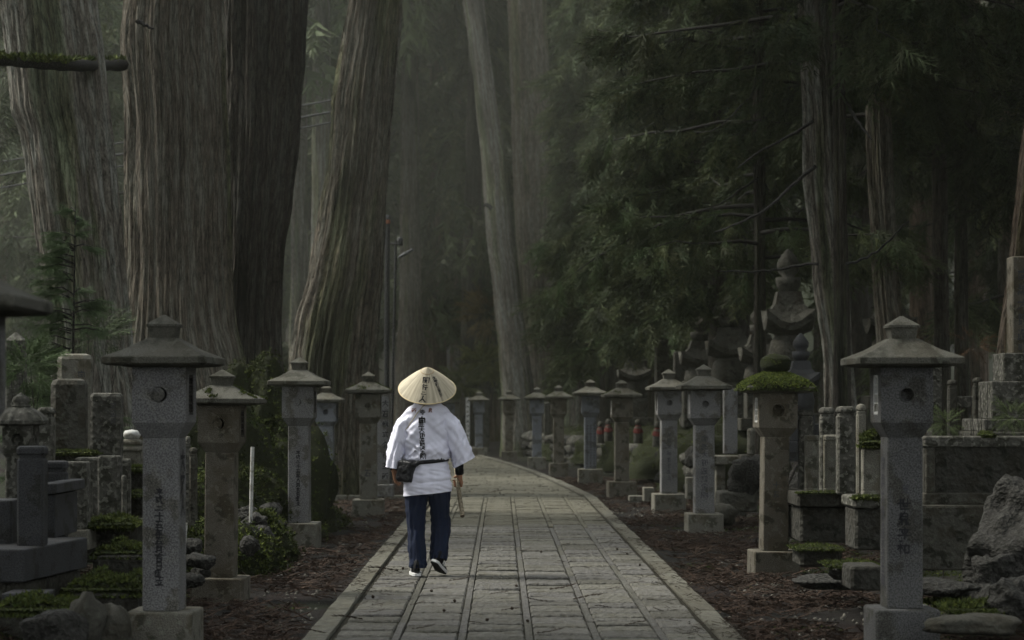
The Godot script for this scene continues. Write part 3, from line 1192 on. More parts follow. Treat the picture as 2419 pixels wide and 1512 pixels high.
	t = tree("cedar_tree", "thin grey trunk in the gap between the two left giants", [[0, 238, 256], [600, 244, 266], [1000, 244, 270]], 48.0, M.bark_grey, {"nu": 60, "nv": 60, "deep": 0.03, "top": 18.0})
	crown(t, t.get_meta("rows"), 48.0, t.position, 3.5, 18.0, 26, 3.0, 1.2, 18, 1.0)


func moss_color() -> Color:
	var k := r(0.5, 1.35)
	var c := Color(0.066, 0.080, 0.013).lerp(Color(0.030, 0.045, 0.011), rng.randf())
	return Color(c.r * k, c.g * k, c.b * k)


# a tuft of moss or fine grass, one unit tall
func tuft_mesh(s: int) -> ArrayMesh:
	var g := RandomNumberGenerator.new()
	g.seed = s
	var m := MB.new()
	for k in 9:
		var a := TAU * k / 9.0 + g.randf()
		var o := Vector3(cos(a), 0, sin(a))
		var d := (Vector3(0, 0, 1) + o.z * Vector3.RIGHT * 0.9 + o.x * Vector3.UP * 0.9).normalized()
		var b := Vector3(o.x, o.z, 0) * 0.35
		var sd := d.cross(Vector3(0.3, 0.2, 1)).normalized() * 0.20
		m.tri(b - sd, b + sd, b + d * g.randf_range(0.6, 1.1))
	return m.done()


func build_far_trees() -> void:
	var spots := [[20, 70], [95, 95], [180, 60], [262, 82], [420, 70], [560, 92], [660, 110], [720, 96], [800, 120], [880, 88], [985, 104], [1075, 98], [1110, 82], [1160, 92], [1235, 112], [1310, 86], [1420, 84], [1530, 72], [1610, 92], [1690, 70], [1780, 62], [1850, 52], [1940, 68], [2030, 54], [2120, 62], [2180, 48], [2300, 56], [2390, 44], [2480, 50], [-60, 52], [-140, 40], [2560, 38]]
	for s in spots:
		var z := float(s[1]) * r(0.96, 1.04)
		var x := float(s[0])
		var w := r(0.22, 0.42) * LENS / z
		var lean := r(-14, 14)
		var base := LEVEL + 7150.0 / z
		var t := tree("cedar_tree", "dim straight cedar far back in the hazy wood", [[0, x - w * 0.6 + lean, x + w * 0.6 + lean], [base - 60, x - w, x + w], [base, x - w * 1.1, x + w * 1.1]], z, [M.bark, M.bark_dark, M.bark_brown][rng.randi() % 3], {"nu": 40, "nv": 40, "deep": 0.04, "top": 26.0, "group": "cedars fading into the haze"})
		crown(t, t.get_meta("rows"), z, t.position, r(2.5, 7.0), 26.0, 46, 4.2 if z > 62.0 else 3.2, 1.35 if z > 62.0 else 0.8, 18 if z > 62.0 else 30, 0.9, 0.0, z < 70.0)


# tall crowns added out of view to shade the near end and right side
func build_shade_canopy() -> void:
	var t := Node3D.new()
	t.name = "added_shade_canopy"
	t.set_meta("kind", "stuff")
	add_child(t)
	var stems := [[-5.6, 4.0], [-6.4, 9.0], [-11.0, 9.0], [5.4, 6.0], [6.6, 12.5], [7.6, 18.0], [-5.0, -3.0], [5.0, -4.0], [0.5, -9.0], [9.5, 24.0]]
	var places := []
	var cols := PackedColorArray()
	stems.append_array([[-9.5, 12.0], [13.5, 20.0], [12.5, 29.0], [15.0, 37.0]])
	for k in 11:  # trunkless crowns added far down the avenue to dim the haze
		stems.append([r(-13.0, 13.0), 76.0 + 4.4 * k, 9.0])
	for s in stems:
		var up: float = s[2] if s.size() > 2 else 0.0
		var x: float = s[0]
		var z: float = s[1]
		var m := MB.new()
		var g := ground_y(x, z)
		if up == 0.0:
			m.tube(PackedVector3Array([Vector3(x, g - 0.2, -z), Vector3(x, 6, -z), Vector3(x, 15 + up, -z)]), PackedFloat32Array([0.42, 0.32, 0.12]), 14)
			put("trunk", m.done(), M.branch, t)
		for k in 420:
			var y := r(8.8, 15.0)
			var a := r(0, TAU)
			var d := sqrt(rng.randf()) * (5.2 if up == 0.0 else 6.5) * (1.0 - 0.05 * (y - 8.8))
			var p := Vector3(x + cos(a) * d, y + up - 0.12 * d, -z + sin(a) * d)
			places.append(facing(Vector3(cos(a), r(-0.8, 0.1), sin(a)), r(-0.6, 0.6), r(1.0, 1.9), p))
			cols.append(green())
	scatter("crown", M.spray_far, M.leaf, places, cols, t)


# ---------------------------------------------------------------- lettering: strokes on a 10 x 10 grid, x then y
var GLYPHS := {
	"平": "1282 3345 7365 0696 5159", "成": "1282 1228 2447 47 4746 5078 7899 8254 6071", "二": "2373 0797", "十": "0494 5059", "五": "1181 4134 3527 1575 7578 0898",
	"年": "3012 2282 1585 3235 0797 5259", "月": "2128 2807 2171 7179 2373 2676", "日": "2129 2171 7179 2575 2979", "八": "4119 5189", "吉": "0292 5024 5025 2474 2629 2676 7679 2979",
	"建": "2161 4048 1363 2565 2767 1102 0208 0899", "立": "5052 1383 3547 7557 0898", "世": "0494 2128 4146 7176 4676 2888", "界": "2125 2171 7175 2373 2575 5015 4509 5589 3639 6669",
	"和": "3010 0343 2229 2306 2346 5358 5383 8388 5888", "南": "0292 5053 1319 1393 9399 3546 6556 3676 2878 5569", "無": "2011 1282 0494 2226 4246 6266 0797 1908 3839 5859 7889",
	"大": "0393 5045 4509 5599", "師": "2011 1129 1131 3134 1434 1636 3639 1939 4191 6169 5394 5357 9397", "遍": "3181 3282 3228 4449 4484 8489 4686 6469 1112 0515 1517 1709 0999",
	"照": "1115 1131 3135 1333 1535 5181 6154 8184 5686 5658 8688 5888 0819 2829 4849 7889", "金": "5003 5093 3474 1696 5448 2839 7869 0999", "剛": "0109 0151 5159 2142 1333 1434 3437 1636 7177 9199 9989",
	"同": "1119 1191 9199 3363 3558 3557 3565 6557 3868", "行": "3013 3315 2529 4282 4595 6569 6959", "人": "5045 4509 5599", "株": "2029 0343 2306 2345 5042 5393 7079 7448 7599", "式": "0292 7071 5078 7899 1545 3538 0857",
	"会": "5004 5094 3474 2686 4629 2979 6689", "社": "2031 0333 3306 2329 5494 7179 4999", "墓": "0191 3032 6062 3373 3377 5373 3575 1686 5758 0999", "所": "0131 0303 0409 0434 3436 0636 8051 5109 5494 7479",
	"為": "3142 1282 8274 2474 7465 2575 7566 3667 1969 6999 3839", "奉": "1181 0393 5053 5305 5395 2575 3777 5559", "石": "0191 4109 2529 2575 7579 2979", "文": "5052 0292 2359 7309", "三": "1181 2474 0898",
}


# brushes a glyph: place(u, v) gives [point, normal] on the thing it is written on; u and v run over the glyph's square, v downwards
func write_glyph(m: MB, glyph: String, place: Callable, size: float, bold: float) -> void:
	if not GLYPHS.has(glyph):
		return
	for stroke: String in GLYPHS[glyph].split(" "):
		if stroke.length() < 4:
			continue
		var a := Vector2(float(stroke[0]), float(stroke[1])) / 9.0 * size
		var b := Vector2(float(stroke[2]), float(stroke[3])) / 9.0 * size
		var d := (b - a).normalized()
		var w := Vector2(-d.y, d.x) * bold * size * r(0.8, 1.25)
		a -= d * bold * size * 0.5
		b += d * bold * size * 0.4
		var parts := 3
		for k in parts:
			var p := a.lerp(b, float(k) / parts)
			var q := a.lerp(b, float(k + 1) / parts)
			var w0 := w * lerpf(1.15, 0.75, float(k) / parts)
			var w1 := w * lerpf(1.15, 0.75, float(k + 1) / parts)
			var c := []
			var nn := Vector3.ZERO
			for e in [p - w0, p + w0, q + w1, q - w1]:
				var s: Array = place.call(e.x, e.y)
				c.append(s[0])
				nn += s[1]
			m.quad(c[0], c[1], c[2], c[3], c[0] - nn)


# a column of glyphs on an upright face: corner is its top left, right its direction across, out its normal
func inscription(parent: Node3D, text: String, corner: Vector3, right: Vector3, out: Vector3, size: float, step: float, bold: float, material: Material, down := Vector3(0, -1, 0), called := "lettering") -> void:
	var m := MB.new()
	for k in text.length():
		var o := corner + down * step * k
		write_glyph(m, text[k], func(u, v): return [o + right * u + down * v + out * 0.002, out], size, bold)
	if m.v.size():
		put(called, m.done(), material, parent).set_meta("kind", "stuff")


# ---------------------------------------------------------------- stone lanterns
# a wall w by h about the point c with a hole; hole(angle) gives its radius; the hole goes depth deep
func holed_wall(m: MB, c: Vector3, right: Vector3, up: Vector3, w: float, h: float, hole: Callable, depth: float) -> void:
	var out := right.cross(up)
	var angles := []
	for k in 28:
		angles.append(TAU * k / 28.0)
	var corner := atan2(h, w)
	for e in [corner, PI - corner, PI + corner, TAU - corner]:
		angles.append(e)
	angles.sort()
	var n := angles.size()
	for k in n:
		var a: float = angles[k]
		var b: float = angles[(k + 1) % n]
		var ia := c + (right * cos(a) + up * sin(a)) * float(hole.call(a))
		var ib := c + (right * cos(b) + up * sin(b)) * float(hole.call(b))
		var oa := c + (right * cos(a) + up * sin(a)) * minf(w * 0.5 / maxf(absf(cos(a)), 1e-4), h * 0.5 / maxf(absf(sin(a)), 1e-4))
		var ob := c + (right * cos(b) + up * sin(b)) * minf(w * 0.5 / maxf(absf(cos(b)), 1e-4), h * 0.5 / maxf(absf(sin(b)), 1e-4))
		m.quad(ia, oa, ob, ib, c - out)
		m.quad(ia, ib, ib - out * depth, ia - out * depth, (ia + ib) * 0.5 + ((ia + ib) * 0.5 - c) - out * depth * 0.5)
		m.tri(c - out * depth, ia - out * depth, ib - out * depth, c - out * (depth + 1.0))


func lantern(label: String, x: float, z: float, s: Dictionary, material: Material) -> Node3D:
	var t := thing("stone_lantern", label, "stone lantern", Vector3(x, s.get("ground", -0.02), -z), "stone lanterns along the path")
	t.rotation = Vector3(s.get("lean_x", 0.0), s.get("yaw", r(-0.03, 0.03)), s.get("lean", 0.0))
	var H: float = s.h / 1.99
	var bw: float = s.get("base", 0.40)
	var pw: float = s.get("pillar", 0.22)
	var xw: float = s.get("box", 0.328)
	var rw: float = s.get("roof", 0.60)
	var y := [0.0, s.get("base_h", 0.27), 1.275 * H, 1.36 * H, 1.685 * H]
	var m := MB.new()
	block_into(m, bw, y[1] + 0.03, bw, 0.012, Vector3(0, -0.03, 0))
	put("base", m.done(), s.get("base_mat", M.weathered if material == M.granite or material == M.granite_blue else material), t)
	m = MB.new()
	block_into(m, pw, y[2] - y[1], pw, 0.008, Vector3(0, y[1], 0), 0.985)
	var pillar := put("pillar", m.done(), material, t)
	m = MB.new()
	m.loft([rect(pw * 0.99, pw * 0.99, y[2], 0.006), rect(xw, xw, y[3], 0.006)], true, false)
	put("neck", m.done(), material, t)
	# the lamp chamber: four walls with a round hole front and back and a window on the two sides
	m = MB.new()
	var bh: float = y[4] - y[3]
	var cy: float = y[3] + bh * 0.5
	var hr: float = s.get("hole", 0.038)
	var half := xw * 0.5
	var moon: bool = s.get("moon", false)
	var round_hole := func(_a): return hr
	var ww := xw * 0.23
	var wh := bh * 0.36
	var win := func(a): return minf(ww / maxf(absf(cos(a)), 1e-4), wh / maxf(absf(sin(a)), 1e-4))
	holed_wall(m, Vector3(0, cy, half), Vector3.RIGHT, Vector3.UP, xw, bh, round_hole, 0.07)
	holed_wall(m, Vector3(0, cy, -half), Vector3.LEFT, Vector3.UP, xw, bh, round_hole, 0.07)
	holed_wall(m, Vector3(half, cy, 0), Vector3.FORWARD, Vector3.UP, xw, bh, win, 0.05)
	holed_wall(m, Vector3(-half, cy, 0), Vector3.BACK, Vector3.UP, xw, bh, win, 0.05)
	if moon:
		var plug := PackedVector3Array()
		var plug2 := PackedVector3Array()
		for k in 20:
			var a := TAU * k / 20.0
			var p := Vector3(cos(a), sin(a), 0) * hr * 0.88 + Vector3(-hr * 0.24, cy + hr * 0.04, half - 0.012)
			plug.append(p)
			plug2.append(p - Vector3(0, 0, 0.055))
		m.loft([plug2, plug], false, true)
	else:
		# a raised ring round the hole
		var ring := MB.new()
		var path := PackedVector3Array()
		var radii := PackedFloat32Array()
		for k in 21:
			var a := TAU * k / 20.0
			path.append(Vector3(cos(a) * hr * 1.12, cy + sin(a) * hr * 1.12, half))
			radii.append(hr * 0.12)
		ring.tube(path, radii, 5, false)
		m.add(ring, Transform3D())
	var chamber := put("lamp_chamber", m.done(), material, t)
	for side in [-1, 1]:
		var lat := MB.new()
		var xx: float = side * (half - 0.012)
		for e in [-1, 1]:
			block_into(lat, 0.022, wh * 2.0, 0.016, 0.002, Vector3(xx, cy - wh, e * (ww - 0.008)))
			block_into(lat, 0.0215, 0.016, ww * 2.0 - 0.034, 0.002, Vector3(xx, cy + e * (wh - 0.009) - 0.008, 0))
		for e in [-0.33, 0.0, 0.33]:
			block_into(lat, 0.016, 0.009, ww * 2.0 - 0.034, 0.001, Vector3(xx, cy + e * wh * 1.4, 0))
		block_into(lat, 0.013, wh * 2.0 - 0.036, 0.009, 0.001, Vector3(xx, cy - wh + 0.018, 0))
		put("window", lat.done(), M.paint_white if s.get("pale_window", false) else M.old_wood, chamber)
	# the hipped roof with a thick eave, gently hollow
	m = MB.new()
	var e0: float = y[4]
	m.loft([rect(xw * 1.06, xw * 1.06, e0 - 0.004, 0.004), rect(rw * 0.93, rw * 0.93, e0 + 0.006 * H, 0.004), rect(rw, rw, e0 + 0.018 * H, 0.004), rect(rw, rw, e0 + 0.05 * H, 0.006), rect(rw * 0.985, rw * 0.985, e0 + 0.056 * H, 0.006), rect(rw * 0.62, rw * 0.62, e0 + 0.103 * H, 0.004), rect(rw * 0.275, rw * 0.275, e0 + 0.168 * H, 0.004)])
	var roof := put("roof", m.done(), s.get("roof_mat", M.roof_stone), t)
	m = MB.new()
	var f0 := e0 + 0.164 * H
	var fw := rw * 0.23
	m.loft([rect(fw, fw, f0, 0.004), rect(fw * 1.16, fw * 1.16, f0 + 0.065 * H, 0.004), rect(fw * 1.3, fw * 1.3, f0 + 0.069 * H, 0.004), rect(fw * 1.3, fw * 1.3, f0 + 0.083 * H, 0.004), rect(fw * 0.10, fw * 0.10, f0 + 0.139 * H, 0.002)])
	put("finial", m.done(), s.get("roof_mat", M.roof_stone), t)
	if s.has("moss"):
		lantern_moss(t, rw, e0, H, f0, fw, s.moss)
	t.set_meta("front", Vector3(pw * 0.5, y[1], y[2]))
	return t


func lantern_moss(t: Node3D, rw: float, e0: float, H: float, f0: float, fw: float, amount: float) -> void:
	var places := []
	var cols := PackedColorArray()
	var n := int(4200 * amount)
	if amount >= 1.0:
		var m := MB.new()
		var pts := PackedVector3Array()
		for j in 10:
			var u := j / 9.0
			for i in 32:
				var a := -TAU * i / 32.0
				var sq := 1.0 / maxf(absf(cos(a)), absf(sin(a)))
				sq = lerpf(sq, 1.0, 0.35)
				var rad := lerpf(rw * 0.545, fw * 0.5, u) * sq
				var y := e0 + (0.030 + 0.165 * pow(u, 0.5)) * H + 0.016 * noise.get_noise_3d(cos(a) * 60, u * 80, sin(a) * 60)
				pts.append(Vector3(cos(a) * rad, y, sin(a) * rad))
		m.sheet(pts, 32, 10, true)
		rock_into(m, Vector3(fw * 1.75, 0.15, fw * 1.75), 3.3, 0.06, 16, 10, Vector3(0, f0 + 0.105 * H, 0))
		put("moss_cushion", m.done(), M.moss_mat, t)
	for k in n:
		var u := pow(rng.randf(), 1.4)
		var a := r(0, TAU)
		var sq := 1.0 / maxf(absf(cos(a)), absf(sin(a)))
		if amount >= 1.0:
			sq = lerpf(sq, 1.0, 0.3)
		var rad := lerpf(rw * (0.55 if amount >= 1.0 else 0.505), fw * 0.5, u) * sq
		var y := e0 + lerpf(0.052, 0.165, pow(u, 0.9)) * H
		if amount >= 1.0:
			y = e0 + (0.032 + 0.165 * pow(u, 0.5)) * H
		if amount < 1.0 and noise.get_noise_3d(cos(a) * rad * 400, y * 300, sin(a) * rad * 400) < 0.12:
			continue
		places.append(facing(Vector3(cos(a) * 0.6, 1.0, sin(a) * 0.6) + Vector3(r(-0.4, 0.4), 0, r(-0.4, 0.4)), r(0, 6), r(0.009, 0.021), Vector3(cos(a) * rad, y, sin(a) * rad)))
		cols.append(moss_color())
	if amount >= 1.0:
		for k in cols.size():
			cols[k] = cols[k] * 1.5
		for k in 900:
			var d := Vector3(r(-1, 1), r(-0.3, 1), r(-1, 1)).normalized()
			places.append(facing(d, r(0, 6), r(0.012, 0.026), Vector3(0, f0 + 0.105 * H, 0) + d * Vector3(fw * 0.86, 0.074, fw * 0.86)))
			cols.append(moss_color())
		for k in 420:
			var e := r(-0.5, 0.5)
			var q := Vector3(rw * 0.515, 0, e * rw).rotated(Vector3.UP, PI * 0.5 * (rng.randi() % 4))
			places.append(facing(Vector3(0, -1, 0) + Vector3(r(-0.4, 0.4), 0, r(-0.4, 0.4)), r(0, 6), r(0.012, 0.034), q + Vector3(0, e0 + 0.035 * H, 0)))
			cols.append(moss_color() * 0.7)
	scatter("moss", M.tuft, M.moss, places, cols, t)


func front_text(t: Node3D, text: String, px: float, top: float, size: float, step: float, bold: float, material: Material) -> void:
	var f: Vector3 = t.get_meta("front")
	inscription(t.get_node("pillar"), text, Vector3(px, top, f.x), Vector3.RIGHT, Vector3.BACK, size, step, bold, material)


func build_lanterns() -> void:
	var t: Node3D
	# left row, from the camera on
	lantern("stone lantern cut off by the left edge, only its blurred roof corner showing", gx(-131, 7.7) + 0.02, 7.7, {"h": 2.11, "roof": 0.615, "box": 0.325, "pillar": 0.221}, M.granite)
	t = lantern("tall clean granite lantern with a crescent hole, first whole one on the left", gx(388, 12.35), 12.35, {"h": 1.99, "roof": 0.606, "box": 0.314, "pillar": 0.216, "base": 0.391, "moon": true, "hole": 0.046, "yaw": -0.035}, M.granite)
	front_text(t, "平成二十五年五月吉日建立", -0.032, 0.985, 0.046, 0.0475, 0.085, M.ink)
	var f: Vector3 = t.get_meta("front")
	inscription(t.get_node("pillar"), "大文人", Vector3(f.x, 1.2, 0.07), Vector3.FORWARD, Vector3.RIGHT, 0.12, 0.13, 0.085, M.ink)
	t = lantern("brown weathered lantern with moss on its roof, behind the tall clean one", gx(521, 16.0), 16.0, {"h": 1.735, "roof": 0.580, "box": 0.312, "pillar": 0.218, "base": 0.388, "base_h": 0.17, "moon": true, "hole": 0.044, "moss": 0.45, "yaw": -0.05, "lean": -0.008}, M.brownstone)
	t = lantern("clean grey lantern with a crescent hole on a plain block, beside the bare soil", gx(707, 21.7), 21.7, {"h": 1.965, "roof": 0.586, "box": 0.320, "pillar": 0.214, "base": 0.406, "base_h": 0.27, "moon": true, "hole": 0.04, "yaw": -0.02}, M.granite)
	front_text(t, "平成二十五年八月吉日建立", -0.022, 1.01, 0.043, 0.0475, 0.085, M.ink)
	t = lantern("blue-grey lantern with printed columns, half hidden by the clean one with the bare block", gx(771, 32.8), 32.8, {"h": 1.80, "roof": 0.533, "box": 0.322, "pillar": 0.225, "base": 0.361, "base_h": 0.2}, M.granite_blue)
	for c in [-0.085, 0.02, 0.06]:
		front_text(t, "為南無大師遍照金剛" if c < 0.0 else "平成二年月吉日建立大", c, 1.02, 0.038 if c < 0 else 0.028, 0.06, 0.07, M.carved)
	lantern("dim lantern whose eave peeps out behind the printed blue-grey one", gx(792, 44.0), 44.0, {"h": 1.75, "roof": 0.572}, M.brownstone)
	t = lantern("speckled buff lantern with dark blotches, just left of the walker", gx(870, 28.3), 28.3, {"h": 1.925, "roof": 0.604, "box": 0.330, "pillar": 0.225, "base": 0.408, "base_h": 0.22, "hole": 0.036, "moss": 0.2}, M.weathered)
	front_text(t, "石", -0.04, 0.62, 0.085, 0.1, 0.06, M.carved)
	# right row, from the camera on
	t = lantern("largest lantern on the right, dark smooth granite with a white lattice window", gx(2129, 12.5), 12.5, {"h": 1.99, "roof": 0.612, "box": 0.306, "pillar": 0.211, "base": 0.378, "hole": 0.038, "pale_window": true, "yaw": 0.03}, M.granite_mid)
	front_text(t, "為", -0.025, 1.0, 0.05, 0.06, 0.05, M.carved)
	front_text(t, "世界平和", -0.045, 0.92, 0.075, 0.085, 0.07, M.ink)
	f = t.get_meta("front")
	inscription(t.get_node("pillar"), "南無大師遍照金剛", Vector3(-f.x, 1.17, -0.06), Vector3.BACK, Vector3.LEFT, 0.09, 0.1, 0.06, M.carved)
	t = lantern("brown lantern whose whole roof is a cushion of green moss", gx(1826, 18.5), 18.5, {"h": 1.86, "roof": 0.588, "box": 0.335, "pillar": 0.225, "base": 0.400, "base_h": 0.2, "hole": 0.05, "moss": 1.0, "pale_window": true, "yaw": 0.05, "lean": -0.012}, M.brownstone)
	front_text(t, "十五", -0.03, 0.8, 0.055, 0.08, 0.05, M.carved)
	t = lantern("clean grey lantern with a pale window, left of the mossy roofed one", gx(1662, 24.2), 24.2, {"h": 1.94, "roof": 0.582, "box": 0.335, "pillar": 0.225, "base": 0.408, "base_h": 0.24, "hole": 0.037, "pale_window": true, "yaw": 0.03}, M.granite)
	front_text(t, "南無大師遍照金剛", -0.04, 1.13, 0.07, 0.092, 0.05, M.carved)
	t = lantern("slim grey lantern close behind the clean one with the pale window", gx(1579, 29.2), 29.2, {"h": 1.975, "roof": 0.591, "box": 0.331, "pillar": 0.223, "base": 0.440, "base_h": 0.26, "hole": 0.037, "yaw": 0.03}, M.granite)
	front_text(t, "世界平和吉日建立", -0.03, 1.1, 0.055, 0.085, 0.05, M.carved)
	lantern("brown stained lantern between two grey ones, near the red bibs", gx(1468, 34.0), 34.0, {"h": 1.89, "roof": 0.613, "box": 0.335, "pillar": 0.225, "base": 0.456, "base_h": 0.26, "moss": 0.15, "pale_window": true, "yaw": 0.04}, M.brownstone)
	t = lantern("pale grey lantern with columns of small writing below its round hole", gx(1394, 39.5), 39.5, {"h": 1.97, "roof": 0.656, "box": 0.335, "pillar": 0.225, "base": 0.460, "base_h": 0.3, "hole": 0.036}, M.granite_blue)
	for c in [-0.075, -0.01, 0.055]:
		front_text(t, "南無大師遍照金剛平成十年月日建立", c, 1.12, 0.035, 0.05, 0.08, M.carved)
	lantern("brown lantern beside the pale one with small writing, thick old roof", gx(1319, 44.7), 44.7, {"h": 1.92, "roof": 0.597, "box": 0.335, "pillar": 0.225, "base": 0.395, "moss": 0.15}, M.brownstone)
	lantern("dim grey lantern left of the brown one with the thick old roof", gx(1268, 50.0), 50.0, {"h": 1.93, "roof": 0.613, "box": 0.335, "pillar": 0.225, "base": 0.427, "moss": 0.1}, M.granite_blue)
	lantern("small looking brown lantern at the outside of the bend, between two dim grey ones", gx(1202, 56.7), 56.7, {"h": 1.92, "roof": 0.619, "box": 0.335, "pillar": 0.225, "base": 0.430, "moss": 0.1}, M.brownstone)
	lantern("farthest whole lantern, blue-grey, just right of the walker's sleeve", gx(1131, 61.6), 61.6, {"h": 1.92, "roof": 0.670, "box": 0.335, "pillar": 0.225, "base": 0.495}, M.granite_blue)
	lantern("hazy lantern half covered by the straw hat's right side", gx(1062, 70.0), 70.0, {"h": 1.85, "roof": 0.641, "box": 0.335, "pillar": 0.225, "base": 0.423}, M.granite_blue)


# ---------------------------------------------------------------- graves
# an upright block whose front face spans px0..px1 and top..bottom at depth z
func slab(called: String, label: String, category: String, px0: float, px1: float, top: float, bottom: float, z: float, deep: float, material: Material, cut := 0.012, taper := 1.0, group := "") -> Node3D:
	var w := gx(px1, z) - gx(px0, z)
	var y0 := hy(bottom, z)
	var y1 := hy(top, z)
	var t := thing(called, label, category, Vector3(gx((px0 + px1) * 0.5, z), y0, -z - deep * 0.5), group)
	var m := MB.new()
	block_into(m, w, y1 - y0, deep, cut, Vector3.ZERO, taper)
	put("shaft", m.done(), material, t)
	t.set_meta("size", Vector3(w, y1 - y0, deep))
	return t


func simple_block(called: String, label: String, category: String, px0: float, px1: float, top: float, bottom: float, z: float, deep: float, material: Material, cut := 0.012, group := "") -> MeshInstance3D:
	var w := gx(px1, z) - gx(px0, z)
	var y0 := hy(bottom, z)
	var o := put(called, block(w, hy(top, z) - y0, deep, cut), material, null, Vector3(gx((px0 + px1) * 0.5, z), y0, -z - deep * 0.5))
	tag(o, label, category, group)
	return o


func part_block(t: Node3D, called: String, w: float, h: float, d: float, y: float, material: Material, cut := 0.01, x := 0.0, z := 0.0) -> void:
	var m := MB.new()
	block_into(m, w, h, d, cut, Vector3(x, y, z))
	put(called, m.done(), material, t)


# a tower of five shapes: cube, ball, hipped roof with raised corners, bowl and jewel
func five_ring(label: String, px: float, base_px: float, top_px: float, z: float, width: float, material: Material) -> Node3D:
	var y0 := hy(base_px, z)
	var H := hy(top_px, z) - y0
	var t := thing("stone_pagoda", label, "stone pagoda", Vector3(gx(px, z), y0, -z - width * 0.5), "five-part stone pagodas among the graves")
	part_block(t, "plinth", width * 1.25, H * 0.10, width * 1.25, -0.05, material, 0.015)
	part_block(t, "cube", width * 0.85, H * 0.24, width * 0.85, H * 0.10 - 0.05, material, 0.015)
	var m := MB.new()
	m.lathe(PackedVector2Array([Vector2(width * 0.28, H * 0.285), Vector2(width * 0.42, H * 0.33), Vector2(width * 0.47, H * 0.41), Vector2(width * 0.42, H * 0.48), Vector2(width * 0.28, H * 0.52)]), 22)
	put("ball", m.done(), material, t)
	m = MB.new()
	var rings := []
	for e in [[0.5, 0.515, 0.0], [1.02, 0.54, 0.07], [1.06, 0.58, 0.08], [0.8, 0.63, 0.03], [0.62, 0.68, 0.01], [0.5, 0.76, 0.0]]:
		var ring := PackedVector3Array()
		for k in 16:
			var a := TAU * (k + 0.0) / 16.0
			var sq := 1.0 / maxf(absf(cos(a)), absf(sin(a)))
			var corner := (sq - 1.0) / 0.414
			ring.append(Vector3(cos(a) * sq * width * 0.5 * e[0] * 1.1, H * (e[1] + e[2] * corner), sin(a) * sq * width * 0.5 * e[0] * 1.1))
		rings.append(ring)
	m.loft(rings)
	put("roof", m.done(), material, t)
	m = MB.new()
	m.lathe(PackedVector2Array([Vector2(0, H * 0.755), Vector2(width * 0.2, H * 0.757), Vector2(width * 0.29, H * 0.80), Vector2(width * 0.3, H * 0.84), Vector2(width * 0.14, H * 0.845), Vector2(width * 0.26, H * 0.88), Vector2(width * 0.27, H * 0.92), Vector2(width * 0.16, H * 0.965), Vector2(width * 0.03, H), Vector2(0, H)]), 20)
	put("jewel", m.done(), material, t)
	return t


func moss_patch(label: String, px0: float, px1: float, py: float, z: float, deep: float, thick := 0.05, n := 500, tall := 0.035) -> void:
	n = n * 2
	tall *= 0.62
	var w := gx(px1, z) - gx(px0, z)
	var c := Vector3(gx((px0 + px1) * 0.5, z), hy(py, z), -z - deep * 0.5)
	var t := thing("moss_cushion", label, "moss", c, "moss on the stones")
	var m := MB.new()
	var pts := PackedVector3Array()
	var nu := 20
	var nv := 8
	for j in nv:
		for i in nu:
			var a := float(i) / (nu - 1) * 2.0 - 1.0
			var b := float(j) / (nv - 1) * 2.0 - 1.0
			var e: float = (1.0 - pow(absf(a), 6.0)) * (1.0 - pow(absf(b), 6.0))
			pts.append(Vector3(a * w * 0.51, thick * (e * (0.6 + 0.8 * noise.get_noise_2d(a * w * 300 + c.x * 200, b * 90)) - 0.35), -b * deep * 0.52))
	m.sheet(pts, nu, nv, false)
	put("cushion", m.done(), M.moss_mat, t)
	var places := []
	var cols := PackedColorArray()
	for k in n:
		var p: Vector3 = pts[rng.randi() % pts.size()] + Vector3(r(-1, 1) * w / nu, 0, r(-1, 1) * deep / nv)
		p.x = clampf(p.x, -w * 0.52, w * 0.52)
		places.append(facing(Vector3(r(-0.5, 0.5), 1.0, r(-0.3, 0.7)), r(0, 6), tall * r(0.5, 1.2), p))
		cols.append(moss_color())
	# the fringe that hangs over the front edge
	for k in n / 4:
		places.append(facing(Vector3(r(-0.4, 0.4), -0.8, 0.6), r(0, 6), tall * r(0.7, 1.8), Vector3(r(-0.5, 0.5) * w, 0.0, deep * 0.52)))
		cols.append(moss_color() * 0.75)
	scatter("moss_leaves", M.tuft, M.moss, places, cols, t)


func boulder(label: String, px: float, py: float, z: float, size: Vector3, seed_at: float, material: Material, rough := 0.3, group := "rocks at the path's edge", turn := Vector3.ZERO, fine_mesh := false) -> MeshInstance3D:
	var o := put("rock", rock(size, seed_at, rough, 56 if fine_mesh else 22, 40 if fine_mesh else 15), material, null, at(px, py, z))
	o.rotation = turn
	tag(o, label, "rock", group)
	return o


func fence_post(label: String, px0: float, px1: float, top: float, bottom: float, z: float, material: Material, style: String, group := "stone fence posts") -> void:
	var t := slab("fence_post", label, "fence post", px0, px1, top + (8 if style == "capped" else 0), bottom, z, (px1 - px0) * z / LENS * 0.9, material, 0.015, 1.0, group)
	var s: Vector3 = t.get_meta("size")
	if style == "capped":
		part_block(t, "collar", s.x * 0.84, 0.03, s.z * 0.84, s.y - 0.006, material, 0.006)
		part_block(t, "cap", s.x * 1.04, 0.055, s.z * 1.04, s.y + 0.02, material, 0.018)
	elif style == "domed":
		part_block(t, "collar", s.x * 0.86, 0.022, s.z * 0.86, s.y - 0.004, material, 0.005)
		part_block(t, "cap", s.x * 1.06, 0.06, s.z * 1.06, s.y + 0.014, material, 0.028)


